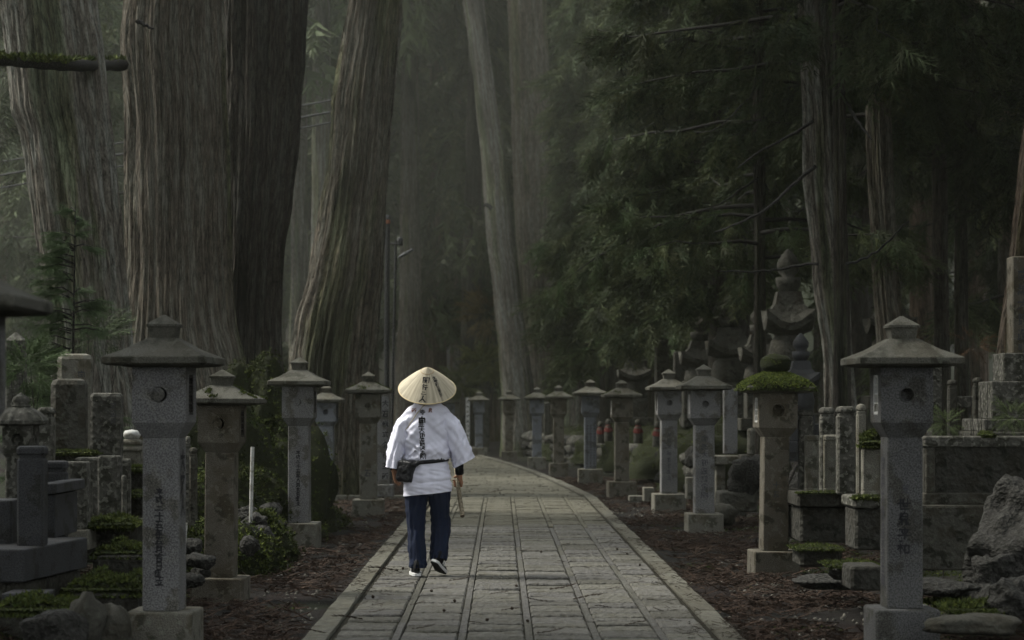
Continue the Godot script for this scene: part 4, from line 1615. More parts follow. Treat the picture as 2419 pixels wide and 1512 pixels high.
func build_left_graves() -> void:
	var t: Node3D
	# far left column with a pyramid top
	t = slab("grave_pillar", "mottled grave pillar with a pointed top at the far left behind the small lantern", "gravestone", 10, 54, 803, 1180, 19.0, 0.17, M.old, 0.02)
	var s: Vector3 = t.get_meta("size")
	var m := MB.new()
	m.loft([rect(s.x * 1.02, s.z * 1.02, s.y - 0.005, 0.012), rect(s.x * 0.1, s.z * 0.1, s.y + 0.07, 0.004)])
	put("pointed_top", m.done(), M.old, t)
	# tall stones
	t = slab("gravestone", "pale gravestone with rounded shoulders, tallest of the group of three on the left", "gravestone", 132, 211, 835, 1170, 19.2, 0.2, M.weathered, 0.05)
	inscription(t, "南無大", Vector3(0.045, 0.88 * t.get_meta("size").y, t.get_meta("size").z * 0.5), Vector3.RIGHT, Vector3.BACK, 0.06, 0.08, 0.05, M.carved)
	slab("gravestone", "black stained gravestone with lichen spots in front of the tallest pale one", "gravestone", 116, 198, 894, 1068, 17.0, 0.2, M.old_dark, 0.05)
	t = slab("gravestone", "mottled gravestone standing closest to the tall clean lantern", "gravestone", 210, 282, 928, 1180, 17.6, 0.2, M.old, 0.03)
	inscription(t, "文金月", Vector3(0.05, t.get_meta("size").y - 0.08, t.get_meta("size").z * 0.5), Vector3.RIGHT, Vector3.BACK, 0.05, 0.065, 0.05, M.carved)
	slab("grave_pedestal", "mossy pedestal block under the black stained gravestone", "pedestal", 106, 214, 1070, 1190, 16.9, 0.5, M.old_dark, 0.02)
	moss_patch("line of green moss along the pedestal under the black stained gravestone", 112, 226, 1070, 16.8, 0.22, 0.04, 420, 0.03)
	# capped short post behind the small lantern
	fence_post("short capped post between the small lantern and the black gravestone", 86, 124, 985, 1190, 16.2, M.old, "domed")
	# little round-roofed lantern
	var z := 14.0
	t = thing("small_lantern", "small old lantern with a ball finial and round hole at the left edge", "stone lantern", Vector3(gx(38, z), 0.2, -z - 0.13))
	part_block(t, "pillar", 0.17, hy(1072, z) - 0.2, 0.17, 0.0, M.old, 0.012)
	m = MB.new()
	var bw := 0.20
	var b0 := hy(1072, z) - 0.2
	var b1 := hy(1006, z) - 0.2
	m.loft([rect(bw * 0.8, bw * 0.8, b0 - 0.03, 0.006), rect(bw, bw, b0, 0.006)], true, false)
	holed_wall(m, Vector3(0, (b0 + b1) * 0.5, bw * 0.5), Vector3.RIGHT, Vector3.UP, bw, b1 - b0, func(_a): return 0.042, 0.06)
	for k in 3:
		var right := Vector3.RIGHT.rotated(Vector3.UP, PI * 0.5 * (k + 1))
		holed_wall(m, right.cross(Vector3.UP) * bw * 0.5 + Vector3(0, (b0 + b1) * 0.5, 0), right, Vector3.UP, bw, b1 - b0, func(_a): return 0.03, 0.05)
	put("lamp_chamber", m.done(), M.old, t)
	m = MB.new()
	var rings := []
	for e in [[0.24, 0.0], [0.325, 0.012], [0.33, 0.035], [0.30, 0.06], [0.24, 0.09], [0.16, 0.115], [0.10, 0.125]]:
		rings.append(rect(e[0], e[0], b1 + e[1], e[0] * 0.22))
	m.loft(rings)
	put("roof", m.done(), M.old, t)
	m = MB.new()
	m.lathe(PackedVector2Array([Vector2(0.0, b1 + 0.12), Vector2(0.062, b1 + 0.122), Vector2(0.066, b1 + 0.135), Vector2(0.045, b1 + 0.142), Vector2(0.06, b1 + 0.165), Vector2(0.05, b1 + 0.19), Vector2(0.02, b1 + 0.206), Vector2(0.004, b1 + 0.222), Vector2(0, b1 + 0.222)]), 16)
	put("finial", m.done(), M.old, t)
	# dark granite fence close by
	fence_post("dark granite fence post with a grooved cap, nearest at lower left", 38, 101, 1075, 1292, 13.0, M.granite_dark, "capped", "dark granite fence")
	fence_post("second dark granite fence post, right of and behind the grooved one", 106, 153, 1107, 1272, 14.4, M.granite_dark, "capped", "dark granite fence")
	simple_block("fence_rail", "dark granite top rail running back between the two dark posts", "fence rail", 90, 134, 1142, 1166, 13.7, 0.9, M.granite_dark, 0.008, "dark granite fence")
	simple_block("stone_screen", "dark granite panel under the rail between the dark posts", "fence panel", 92, 130, 1169, 1270, 13.8, 0.7, M.granite_dark, 0.006, "dark granite fence")
	simple_block("fence_block", "low dark granite block at the left edge beside the grooved post", "stone block", -60, 26, 1182, 1292, 13.2, 0.3, M.granite_dark, 0.01, "dark granite fence")
	t = thing("fence_plinth", "long dark granite plinth carrying the dark fence at lower left", "plinth", Vector3(gx(40, 13.2), hy(1372, 12.8), -13.5))
	part_block(t, "stone", 1.0, hy(1292, 12.9) - hy(1372, 12.8), 1.2, 0.0, M.granite_dark, 0.012, -0.24, 0.2)
	part_block(t, "footing", 1.1, 0.5, 1.1, -0.5, M.old_dark, 0.02, -0.35, 0.1)
	t.rotation.y = -0.12
	# pale fence posts behind
	var posts := [[140, 203, 1091, 1252, 15.0, "broadest of the pale fence posts, on a squared foot stone"], [176, 236, 1081, 1235, 16.2, "pale fence post behind the broadest one, its top edge lit"], [229, 281, 1077, 1236, 15.7, "pale fence post with dark moss at its foot"], [279, 306, 1084, 1238, 16.4, "narrow pale fence post next to the tall clean lantern"]]
	for p in posts:
		fence_post(p[5], p[0], p[1], p[2], p[3], p[4], M.old, "plain", "pale stone fence posts")
	fence_post("thin low picket between the broadest pale post and its neighbour", 203, 217, 1131, 1238, 15.4, M.old, "plain", "low stone pickets")
	fence_post("thin low picket beside the narrow pale post", 285, 298, 1122, 1232, 15.6, M.old, "plain", "low stone pickets")
	simple_block("foot_stone", "squared foot stone under the broadest pale post", "stone block", 142, 208, 1252, 1300, 14.95, 0.3, M.weathered, 0.01)
	simple_block("stone_footing", "long mossy footing under the pale fence posts", "footing", 196, 316, 1238, 1330, 15.3, 0.9, M.dark_stone, 0.03)
	moss_patch("hanging grass and moss on the footing of the pale fence posts", 200, 312, 1238, 15.1, 0.5, 0.07, 700, 0.05)
	moss_patch("moss cushion on the step below the pale fence posts", 225, 345, 1306, 14.0, 0.7, 0.10, 900, 0.045)
	simple_block("stone_step", "broad mossy step below the pale fence posts", "step", 216, 350, 1312, 1420, 13.9, 0.9, M.dark_stone, 0.04)
	moss_patch("mossy ledge left of the tall lantern's base", 150, 330, 1392, 12.9, 0.8, 0.12, 1300, 0.045)
	simple_block("stone_step", "mossy ledge stone beside the tall lantern's base", "step", 146, 322, 1402, 1530, 12.8, 0.9, M.dark_stone, 0.05)
	simple_block("stone_slab", "low grey kerb block at lower left below the plinth", "stone block", 2, 104, 1402, 1446, 12.4, 0.3, M.granite_dark, 0.01)
	moss_patch("moss in front of the low grey kerb block at lower left", -20, 160, 1440, 11.9, 0.5, 0.1, 900, 0.045)
	boulder("pale lichen-spotted rock at the bottom left corner", 118, 1492, 11.6, Vector3(0.36, 0.22, 0.26), 1.4, M.rock, 0.35)
	boulder("squarish mossy rock beside the pale spotted rock at lower left", 206, 1488, 11.8, Vector3(0.2, 0.36, 0.2), 3.1, M.old_dark, 0.3)
	boulder("dark rock sunk in moss below the tall lantern's left side", 262, 1500, 11.9, Vector3(0.22, 0.3, 0.24), 5.2, M.old_dark, 0.3)
	# the round stack and slab right of the three stones
	z = 18.2
	t = thing("round_stack", "stack of pale rounded stones peeping out left of the tall lantern", "stone stack", Vector3(gx(306, z), hy(1180, z), -z - 0.1))
	var y1 := hy(1015, z) - hy(1180, z)
	m = MB.new()
	m.lathe(PackedVector2Array([Vector2(0, y1 - 0.08), Vector2(0.06, y1 - 0.08), Vector2(0.08, y1 - 0.045), Vector2(0.06, y1 - 0.01), Vector2(0, y1)]), 18)
	put("round_cap", m.done(), M.paint_white, t)
	part_block(t, "disc", 0.17, 0.05, 0.17, y1 - 0.135, M.weathered, 0.022)
	part_block(t, "second_disc", 0.18, 0.05, 0.18, y1 - 0.19, M.weathered, 0.022)
	part_block(t, "shaft", 0.14, y1 - 0.19, 0.14, 0.0, M.weathered, 0.012)
	slab("gravestone", "plain grey slab squeezed between the round stack and the tall lantern", "gravestone", 318, 352, 1022, 1180, 18.6, 0.14, M.weathered, 0.012)
	simple_block("stone_ledge", "upper mossy ledge behind the tall lantern's pillar", "ledge", 296, 350, 1112, 1170, 17.6, 0.6, M.dark_stone, 0.02)
	moss_patch("bright moss on the upper ledge behind the tall lantern's pillar", 300, 348, 1108, 17.4, 0.3, 0.05, 260, 0.035)
	simple_block("stone_ledge", "lower mossy ledge behind the tall lantern's pillar", "ledge", 296, 356, 1172, 1300, 17.2, 0.6, M.dark_stone, 0.02)
	moss_patch("moss on the lower ledge behind the tall lantern's pillar", 300, 352, 1168, 17.0, 0.3, 0.05, 260, 0.035)
	fence_post("slim capped post right behind the tall lantern's pillar", 434, 449, 1050, 1240, 19.0, M.old, "domed", "slim posts behind the tall lantern")
	fence_post("mossy capped post between the tall lantern and the brown one", 446, 464, 1077, 1250, 18.6, M.old_dark, "domed", "slim posts behind the tall lantern")
	# rocks and moss bank towards the third lantern
	var heap := [[452, 1290, 15.5, 0.22, 0.14, "flat grey rock between the tall lantern and the brown one"], [462, 1325, 15.0, 0.26, 0.16, "pale slanting rock below the flat grey one"], [448, 1372, 14.6, 0.2, 0.14, "dark rock at the foot of the brown lantern's left side"], [476, 1352, 15.2, 0.16, 0.12, "small rounded rock left of the brown lantern's base"], [582, 1255, 18.2, 0.24, 0.2, "grey rock in the moss right of the brown lantern"], [605, 1232, 19.2, 0.26, 0.22, "mossy rock behind the white stake"], [640, 1212, 20.2, 0.24, 0.24, "pale-topped rock at the end of the mossy row"], [590, 1290, 17.4, 0.2, 0.2, "dark mossy rock at the near end of the mossy row"], [622, 1258, 18.8, 0.22, 0.2, "rounded mossy rock in the middle of the mossy row"], [648, 1245, 20.0, 0.24, 0.2, "low rock beside the plain block of the clean grey lantern"], [585, 1215, 19.8, 0.28, 0.2, "flat mossy rock under the white stake"]]
	for k in heap.size():
		var h: Array = heap[k]
		boulder(h[5], h[0], h[1], h[2], Vector3(h[3], h[4] * 0.9, h[3] * 1.1) * 0.85, k * 1.7 + 0.3, M.rock, 0.4, "rocks at the path's edge", Vector3(0, k * 0.8, 0))
	# the bank itself: a mound of earth grown over with moss
	bank("steep moss bank at the foot of the twin trunks", [[470, 1000, 23.5, 1.5, 1.0], [560, 960, 24.0, 1.3, 1.5], [600, 900, 25.0, 1.0, 1.6], [640, 1010, 24.5, 1.2, 1.2], [560, 1120, 21.6, 1.1, 0.8], [640, 1150, 22.6, 1.0, 0.8], [520, 1130, 20.8, 0.9, 0.7]], 9000)
	bank("low moss roll along the gravel behind the brown lantern", [[590, 1262, 18.4, 0.5, 0.34], [628, 1232, 19.6, 0.5, 0.32], [560, 1275, 17.8, 0.4, 0.25], [500, 1240, 17.9, 0.7, 0.35]], 2600)
	bank("dark mossy stump at the right of the clean grey lantern", [[765, 1200, 25.0, 0.42, 0.75], [780, 1215, 25.2, 0.34, 0.45]], 800)
	# stakes
	stake("white plastic stake leaning slightly in the moss bank", at(592, 1208, 19.0), at(596, 1056, 19.0), 0.017, M.paint_white)
	stake("thin pale stake beside the tall lantern's pillar", at(435, 1300, 15.0), at(441, 1235, 15.0), 0.007, M.paint_white)
	# the lettered post behind the buff lantern
	t = slab("lettered_post", "grey stone post with a column of black writing behind the buff lantern", "stone post", 888, 918, 926, 1148, 30.5, 0.18, M.granite, 0.006)
	s = t.get_meta("size")
	inscription(t, "大石株式会社墓所", Vector3(0.0, s.y - 0.12, s.z * 0.5), Vector3.RIGHT, Vector3.BACK, 0.085, 0.15, 0.07, M.ink)
	part_block(t, "foot", s.x * 1.7, 0.17, s.z * 1.7, -0.15, M.granite, 0.01)


func stake(label: String, a: Vector3, b: Vector3, radius: float, material: Material) -> void:
	var m := MB.new()
	m.tube(PackedVector3Array([a - Vector3(0, 0.1, 0), (a + b) * 0.5, b]), PackedFloat32Array([radius, radius, radius]), 10)
	var o := put("stake", m.done(), material)
	tag(o, label, "stake", "stakes in the moss")


func bank(label: String, lumps: Array, n: int) -> void:
	var t := thing("moss_bank", label, "moss bank", Vector3.ZERO, "moss banks")
	var m := MB.new()
	var places := []
	var cols := PackedColorArray()
	for k in lumps.size():
		var l: Array = lumps[k]
		var x := gx(l[0], l[2])
		var c := Vector3(x, ground_y(x, l[2]) - 0.05, -l[2])
		var top := maxf(hy(l[1], l[2]) - c.y, 0.2)
		var pts := PackedVector3Array()
		var nu := 40
		var nv := 18
		for j in nv:
			var u := float(j) / (nv - 1)
			for i in nu:
				var a := -TAU * i / nu
				var p := Vector3(cos(a) * cos(u * PI / 2), sin(u * PI / 2), sin(a) * cos(u * PI / 2))
				var q := (p * 1.5 + Vector3(k * 3.1, 0, x)) * 50.0
				var e := 1.0 + 0.28 * noise.get_noise_3dv(q) + 0.16 * noise.get_noise_3dv(q * 3.0)
				pts.append(c + Vector3(p.x * l[3] * 0.6 * e, p.y * top * e, p.z * l[4] * 0.6 * e))
		m.sheet(pts, nu, nv, true)
		for i in n * 2 / lumps.size():
			var p: Vector3 = pts[rng.randi() % pts.size()]
			var out := (p - c).normalized() + Vector3(0, 0.3, 0)
			places.append(facing(out + Vector3(r(-0.6, 0.6), r(-0.3, 0.5), r(-0.6, 0.6)), r(0, 6), r(0.016, 0.042), p + Vector3(r(-1, 1), r(-1, 1), r(-1, 1)) * 0.06))
			var cc := moss_color()
			var dark := 0.55 + 0.6 * smoothstep(-0.2, 0.25, noise.get_noise_3dv(p * 90.0))
			cols.append(cc * dark)
	put("mound", m.done(), M.moss_mat, t).set_meta("kind", "stuff")
	scatter("moss", M.tuft, M.moss, places, cols, t)


func build_right_graves() -> void:
	var t: Node3D
	var s: Vector3
	var m: MB
	# the fence of panels behind the mossy lantern
	var z := 18.4
	fence_post("end post of the carved stone fence, next to the mossy roofed lantern", 1888, 1922, 988, 1164, z, M.old, "domed", "posts of the carved stone fence")
	fence_post("slimmer second post of the carved stone fence", 1938, 1972, 983, 1164, z - 0.5, M.old, "domed", "posts of the carved stone fence")
	fence_post("broad corner post of the carved stone fence", 1979, 2021, 981, 1168, z - 0.9, M.old, "domed", "posts of the carved stone fence")
	fence_post("fence post close to the left side of the big right lantern", 2024, 2046, 977, 1168, z - 2.2, M.weathered, "domed", "posts of the carved stone fence")
	panel("carved fence panel streaked with white, beside the end post", 1902, 1936, 1028, 1164, z - 0.1, M.weathered)
	panel("carved fence panel between the second post and the corner post", 1946, 1980, 1027, 1164, z - 0.55, M.weathered)
	t = panel("carved fence panel with a moss cap, touching the big right lantern", 2038, 2084, 1046, 1172, z - 2.4, M.weathered)
	moss_patch("bright round moss cushion on top of the fence panel by the big right lantern", 2040, 2084, 1044, z - 2.45, 0.2, 0.12, 420, 0.05)
	simple_block("fence_plinth", "mossy plinth under the carved stone fence", "plinth", 1884, 2010, 1164, 1198, z - 0.7, 1.0, M.dark_stone, 0.02)
	simple_block("fence_footing", "dark streaked footing under the fence plinth", "footing", 1890, 2004, 1198, 1282, z - 0.6, 0.9, M.dark_stone, 0.02)
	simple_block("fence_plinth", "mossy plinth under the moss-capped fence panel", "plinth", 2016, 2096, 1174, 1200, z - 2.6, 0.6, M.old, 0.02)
	simple_block("fence_footing", "mossy footing below the moss-capped fence panel", "footing", 2020, 2094, 1200, 1300, z - 2.55, 0.5, M.dark_stone, 0.02)
	moss_patch("hanging moss on the plinth of the moss-capped panel", 2016, 2094, 1176, z - 2.62, 0.12, 0.025, 160, 0.03)
	moss_patch("thin moss along the plinth under the carved fence", 1884, 2008, 1164, z - 0.72, 0.10, 0.02, 160, 0.025)
	# low steps before it
	simple_block("stone_step", "mossy step between the mossy lantern and the big right lantern", "step", 1890, 1990, 1298, 1340, 16.9, 0.5, M.dark_stone, 0.03)
	moss_patch("moss on the step between the mossy lantern and the big right one", 1880, 1992, 1297, 16.8, 0.5, 0.03, 260, 0.03)
	simple_block("stone_step", "worn pale step left of the big right lantern's base", "step", 2010, 2090, 1338, 1396, 13.9, 0.4, M.dark_stone, 0.02)
	moss_patch("moss on the worn step by the big right lantern", 1960, 2084, 1338, 14.4, 0.5, 0.03, 300, 0.03)
	# long wall with a sunken panel on the right
	z = 16.2
	t = slab("stone_wall", "long low grave wall with a sunken panel behind the big right lantern", "wall", 2184, 2460, 1030, 1192, z, 0.16, M.dark_stone, 0.01)
	s = t.get_meta("size")
	part_block(t, "top_rail", s.x + 0.03, 0.085, s.z + 0.05, s.y - 0.085, M.old, 0.015)
	part_block(t, "bottom_rail", s.x + 0.02, 0.09, s.z + 0.035, 0.0, M.old_dark, 0.012)
	part_block(t, "end_stile", 0.07, s.y - 0.18, s.z + 0.03, 0.092, M.old_dark, 0.008, -s.x * 0.5 + 0.04)
	part_block(t, "middle_stile", 0.07, s.y - 0.18, s.z + 0.03, 0.092, M.old_dark, 0.008, s.x * 0.5 - 0.09)
	part_block(t, "footing", s.x + 0.1, 0.5, s.z + 0.15, -0.5, M.old_dark, 0.02)
	moss_patch("small moss tuft on the long wall's top rail", 2318, 2352, 1028, z - 0.02, 0.14, 0.05, 160, 0.03)
	# stepped grave with a tall shaft at the right edge
	z = 19.5
	t = thing("stepped_grave", "stepped grave of pale stacked blocks with a tall lettered shaft at the right edge", "grave", Vector3(gx(2440, z), 0.2, -z - 0.5))
	var ys := [0.2, hy(1020, z), hy(990, z), hy(900, z), hy(832, z), hy(598, z)]
	part_block(t, "foundation", 1.3, ys[1] - 0.2, 1.2, 0.0, M.old_dark, 0.02, 0.18)
	part_block(t, "lowest_step", 0.98, ys[2] - ys[1], 0.96, ys[1] - 0.2, M.old, 0.012, 0.04)
	part_block(t, "middle_block", 0.74, ys[3] - ys[2], 0.72, ys[2] - 0.2, M.old, 0.012, 0.02)
	part_block(t, "upper_block", 0.44, ys[4] - ys[3], 0.44, ys[3] - 0.2, M.old, 0.012, 0.01)
	part_block(t, "shaft", 0.24, ys[5] - ys[4], 0.24, ys[4] - 0.2, M.brownstone, 0.012, 0.02)
	inscription(t, "南無大師遍照", Vector3(-0.05, ys[5] - 0.32, 0.12), Vector3.RIGHT, Vector3.BACK, 0.1, 0.14, 0.05, M.carved)
	# posts behind the long wall
	fence_post("short domed post behind the long wall, left one", 2240, 2262, 915, 1100, 20.5, M.old_dark, "domed", "posts behind the long wall")
	fence_post("short domed post behind the long wall, nearer the stepped grave", 2300, 2322, 910, 1100, 20.2, M.old_dark, "domed", "posts behind the long wall")
	simple_block("fence_rail", "stone rail between the two short posts behind the long wall", "fence rail", 2262, 2300, 936, 962, 20.5, 0.1, M.old, 0.01)
	simple_block("grave_block", "lichen-white grave block just right of the big right lantern's chamber", "gravestone", 2196, 2226, 856, 1080, 21.5, 0.2, M.old, 0.03)
	# big rocks at lower right
	boulder("huge jagged dark rock veined with white at the lower right corner", 2432, 1280, 13.9, Vector3(0.92, 1.05, 0.75), 7.7, M.rock, 0.5, "rocks at lower right", Vector3(0.1, 0.4, -0.28), true)
	boulder("tilted jagged rock leaning on the huge dark rock", 2345, 1380, 13.5, Vector3(0.34, 0.38, 0.36), 2.6, M.rock, 0.5, "rocks at lower right", Vector3(0, 0.9, -0.4), true)
	boulder("pale ridged rock low at the right edge", 2405, 1420, 12.7, Vector3(0.34, 0.3, 0.4), 9.4, M.rock, 0.5, "rocks at lower right", Vector3(0, 0.2, 0.3), true)
	boulder("small cracked rock between the huge rock and the flat slab", 2318, 1430, 13.0, Vector3(0.26, 0.24, 0.3), 4.9, M.rock, 0.45, "rocks at lower right", Vector3(0, 1.2, 0.1))
	boulder("flat grey slab of rock right of the big lantern's base", 2226, 1388, 13.2, Vector3(0.4, 0.1, 0.5), 6.1, M.rock, 0.25, "rocks at lower right", Vector3(0, 0.3, -0.08))
	boulder("low mossy stone at the very bottom right", 2300, 1478, 12.0, Vector3(0.5, 0.12, 0.4), 8.2, M.old_dark, 0.3, "rocks at lower right")
	moss_patch("moss spread around the low stone at the bottom right", 2240, 2400, 1440, 12.6, 0.7, 0.05, 1100, 0.04)
	boulder("flat stone half sunk in the ground left of the big right lantern", 1960, 1375, 15.4, Vector3(0.5, 0.1, 0.4), 1.1, M.rock, 0.3, "rocks at lower right")
	boulder("low broken stone before the mossy step on the right", 2010, 1352, 15.0, Vector3(0.34, 0.12, 0.3), 5.5, M.rock, 0.35, "rocks at lower right")
	# pagodas
	five_ring("tall old stone pagoda with upturned roof corners above the mossy lantern", 1868, 1010, 585, 31.0, 0.62, M.old_dark)
	five_ring("smooth grey stone pagoda with a jewel top, beside the mossy roof", 1896, 1060, 786, 25.5, 0.36, M.granite_dark)
	five_ring("small dark stone pagoda far behind the slim grey lanterns", 1500, 1000, 806, 45.0, 0.62, M.old_dark)
	five_ring("rough dark stone pagoda between the slim grey lantern and the dark stem", 1660, 1000, 742, 40.0, 0.7, M.old_dark)
	five_ring("broad dark stone pagoda above the clean grey lantern's roof", 1730, 1000, 700, 38.0, 0.74, M.old_dark)
	five_ring("shadowy stone pagoda just left of the tall old one", 1800, 1010, 720, 36.0, 0.6, M.old_dark)
	five_ring("stone pagoda in deep shade right of the pale flaking trunk", 2110, 960, 640, 36.0, 0.7, M.old_dark)
	# square column and its table
	slab("square_column", "plain square granite column behind the clean grey lantern", "stone column", 1710, 1742, 918, 1072, 27.5, 0.17, M.granite, 0.008)
	t = thing("grave_table", "low stone table with a pale edge under the square column", "stone table", Vector3(gx(1728, 27.2), 0.0, -27.6))
	part_block(t, "top", 0.52, 0.11, 0.6, hy(1098, 27.2), M.weathered, 0.012)
	part_block(t, "leg", 0.12, hy(1098, 27.2), 0.4, 0.0, M.weathered, 0.012, -0.12)
	part_block(t, "leg", 0.12, hy(1098, 27.2), 0.4, 0.0, M.old_dark, 0.012, 0.16)
	slab("grave_marker", "little arched grave marker right of the square column", "gravestone", 1766, 1784, 1012, 1075, 27.0, 0.1, M.weathered, 0.03)
	simple_block("grave_plinth", "stone base under the little arched marker", "stone block", 1750, 1800, 1075, 1180, 27.0, 0.4, M.old_dark, 0.012)
	simple_block("stone_block", "squared stone low beside the slim grey lantern's base", "stone block", 1622, 1650, 1128, 1180, 26.5, 0.3, M.weathered, 0.012)
	simple_block("stone_block", "small squared stone left of the slim grey lantern's base", "stone block", 1520, 1545, 1152, 1185, 30.5, 0.3, M.weathered, 0.012)
	simple_block("stone_block", "long dark grave step behind the clean lantern's base", "step", 1700, 1790, 1162, 1210, 25.5, 0.6, M.old_dark, 0.03)
	simple_block("grave_plinth", "wide grave base behind the smooth grey pagoda", "stone block", 1856, 1960, 1002, 1090, 26.5, 0.6, M.granite_dark, 0.012)
	simple_block("stone_slab", "flat pale slab lying on the soil before the brown stained lantern", "stone block", 1486, 1545, 1172, 1184, 31.5, 0.3, M.weathered, 0.008)
	boulder("dark broken rock under the grave table", 1760, 1128, 25.6, Vector3(0.5, 0.5, 0.5), 3.9, M.rock, 0.45, "rocks among the right graves", Vector3(0, 0.5, 0))
	boulder("mossy dark rock right of the mossy lantern's pillar", 1880, 1180, 21.0, Vector3(0.4, 0.5, 0.4), 6.6, M.rock, 0.4, "rocks among the right graves", Vector3(0, 0.2, 0))
	boulder("mossy rock behind the clean lantern's base", 1690, 1216, 25.0, Vector3(0.5, 0.24, 0.4), 9.9, M.old_dark, 0.4, "rocks among the right graves")
	stake("fallen pole leaning across the graves left of the mossy lantern", at(1800, 1172, 23.0), at(1850, 1120, 23.2), 0.016, M.old_wood)
	stake("fallen pole leaning beside the end post of the carved fence", at(1860, 1120, 20.6), at(1896, 1090, 20.8), 0.018, M.old_wood)
	# dark shapes of graves deep on the right
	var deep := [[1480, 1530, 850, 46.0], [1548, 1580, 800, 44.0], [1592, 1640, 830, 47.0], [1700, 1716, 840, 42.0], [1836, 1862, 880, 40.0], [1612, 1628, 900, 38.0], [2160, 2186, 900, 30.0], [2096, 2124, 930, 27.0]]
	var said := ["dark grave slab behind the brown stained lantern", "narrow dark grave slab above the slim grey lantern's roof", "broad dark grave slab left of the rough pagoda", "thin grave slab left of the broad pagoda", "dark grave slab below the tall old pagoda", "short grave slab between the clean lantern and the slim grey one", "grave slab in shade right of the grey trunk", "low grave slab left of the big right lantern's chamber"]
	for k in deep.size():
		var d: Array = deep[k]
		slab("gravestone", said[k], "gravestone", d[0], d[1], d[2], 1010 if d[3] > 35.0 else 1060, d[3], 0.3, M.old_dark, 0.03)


func panel(label: String, px0: float, px1: float, top: float, bottom: float, z: float, material: Material) -> Node3D:
	var t := slab("stone_screen", label, "fence panel", px0, px1, top, bottom, z, 0.09, material, 0.012, 1.0, "panels of the carved stone fence")
	var s: Vector3 = t.get_meta("size")
	part_block(t, "top_rail", s.x * 1.02, 0.05, s.z * 1.3, s.y - 0.052, material, 0.016)
	for e in [-1, 1]:
		part_block(t, "stile", 0.02, s.y - 0.10, s.z * 1.2, 0.045, material, 0.005, e * (s.x * 0.5 - 0.011))
	part_block(t, "bottom_rail", s.x * 1.01, 0.04, s.z * 1.25, 0.0, material, 0.008)
	return t


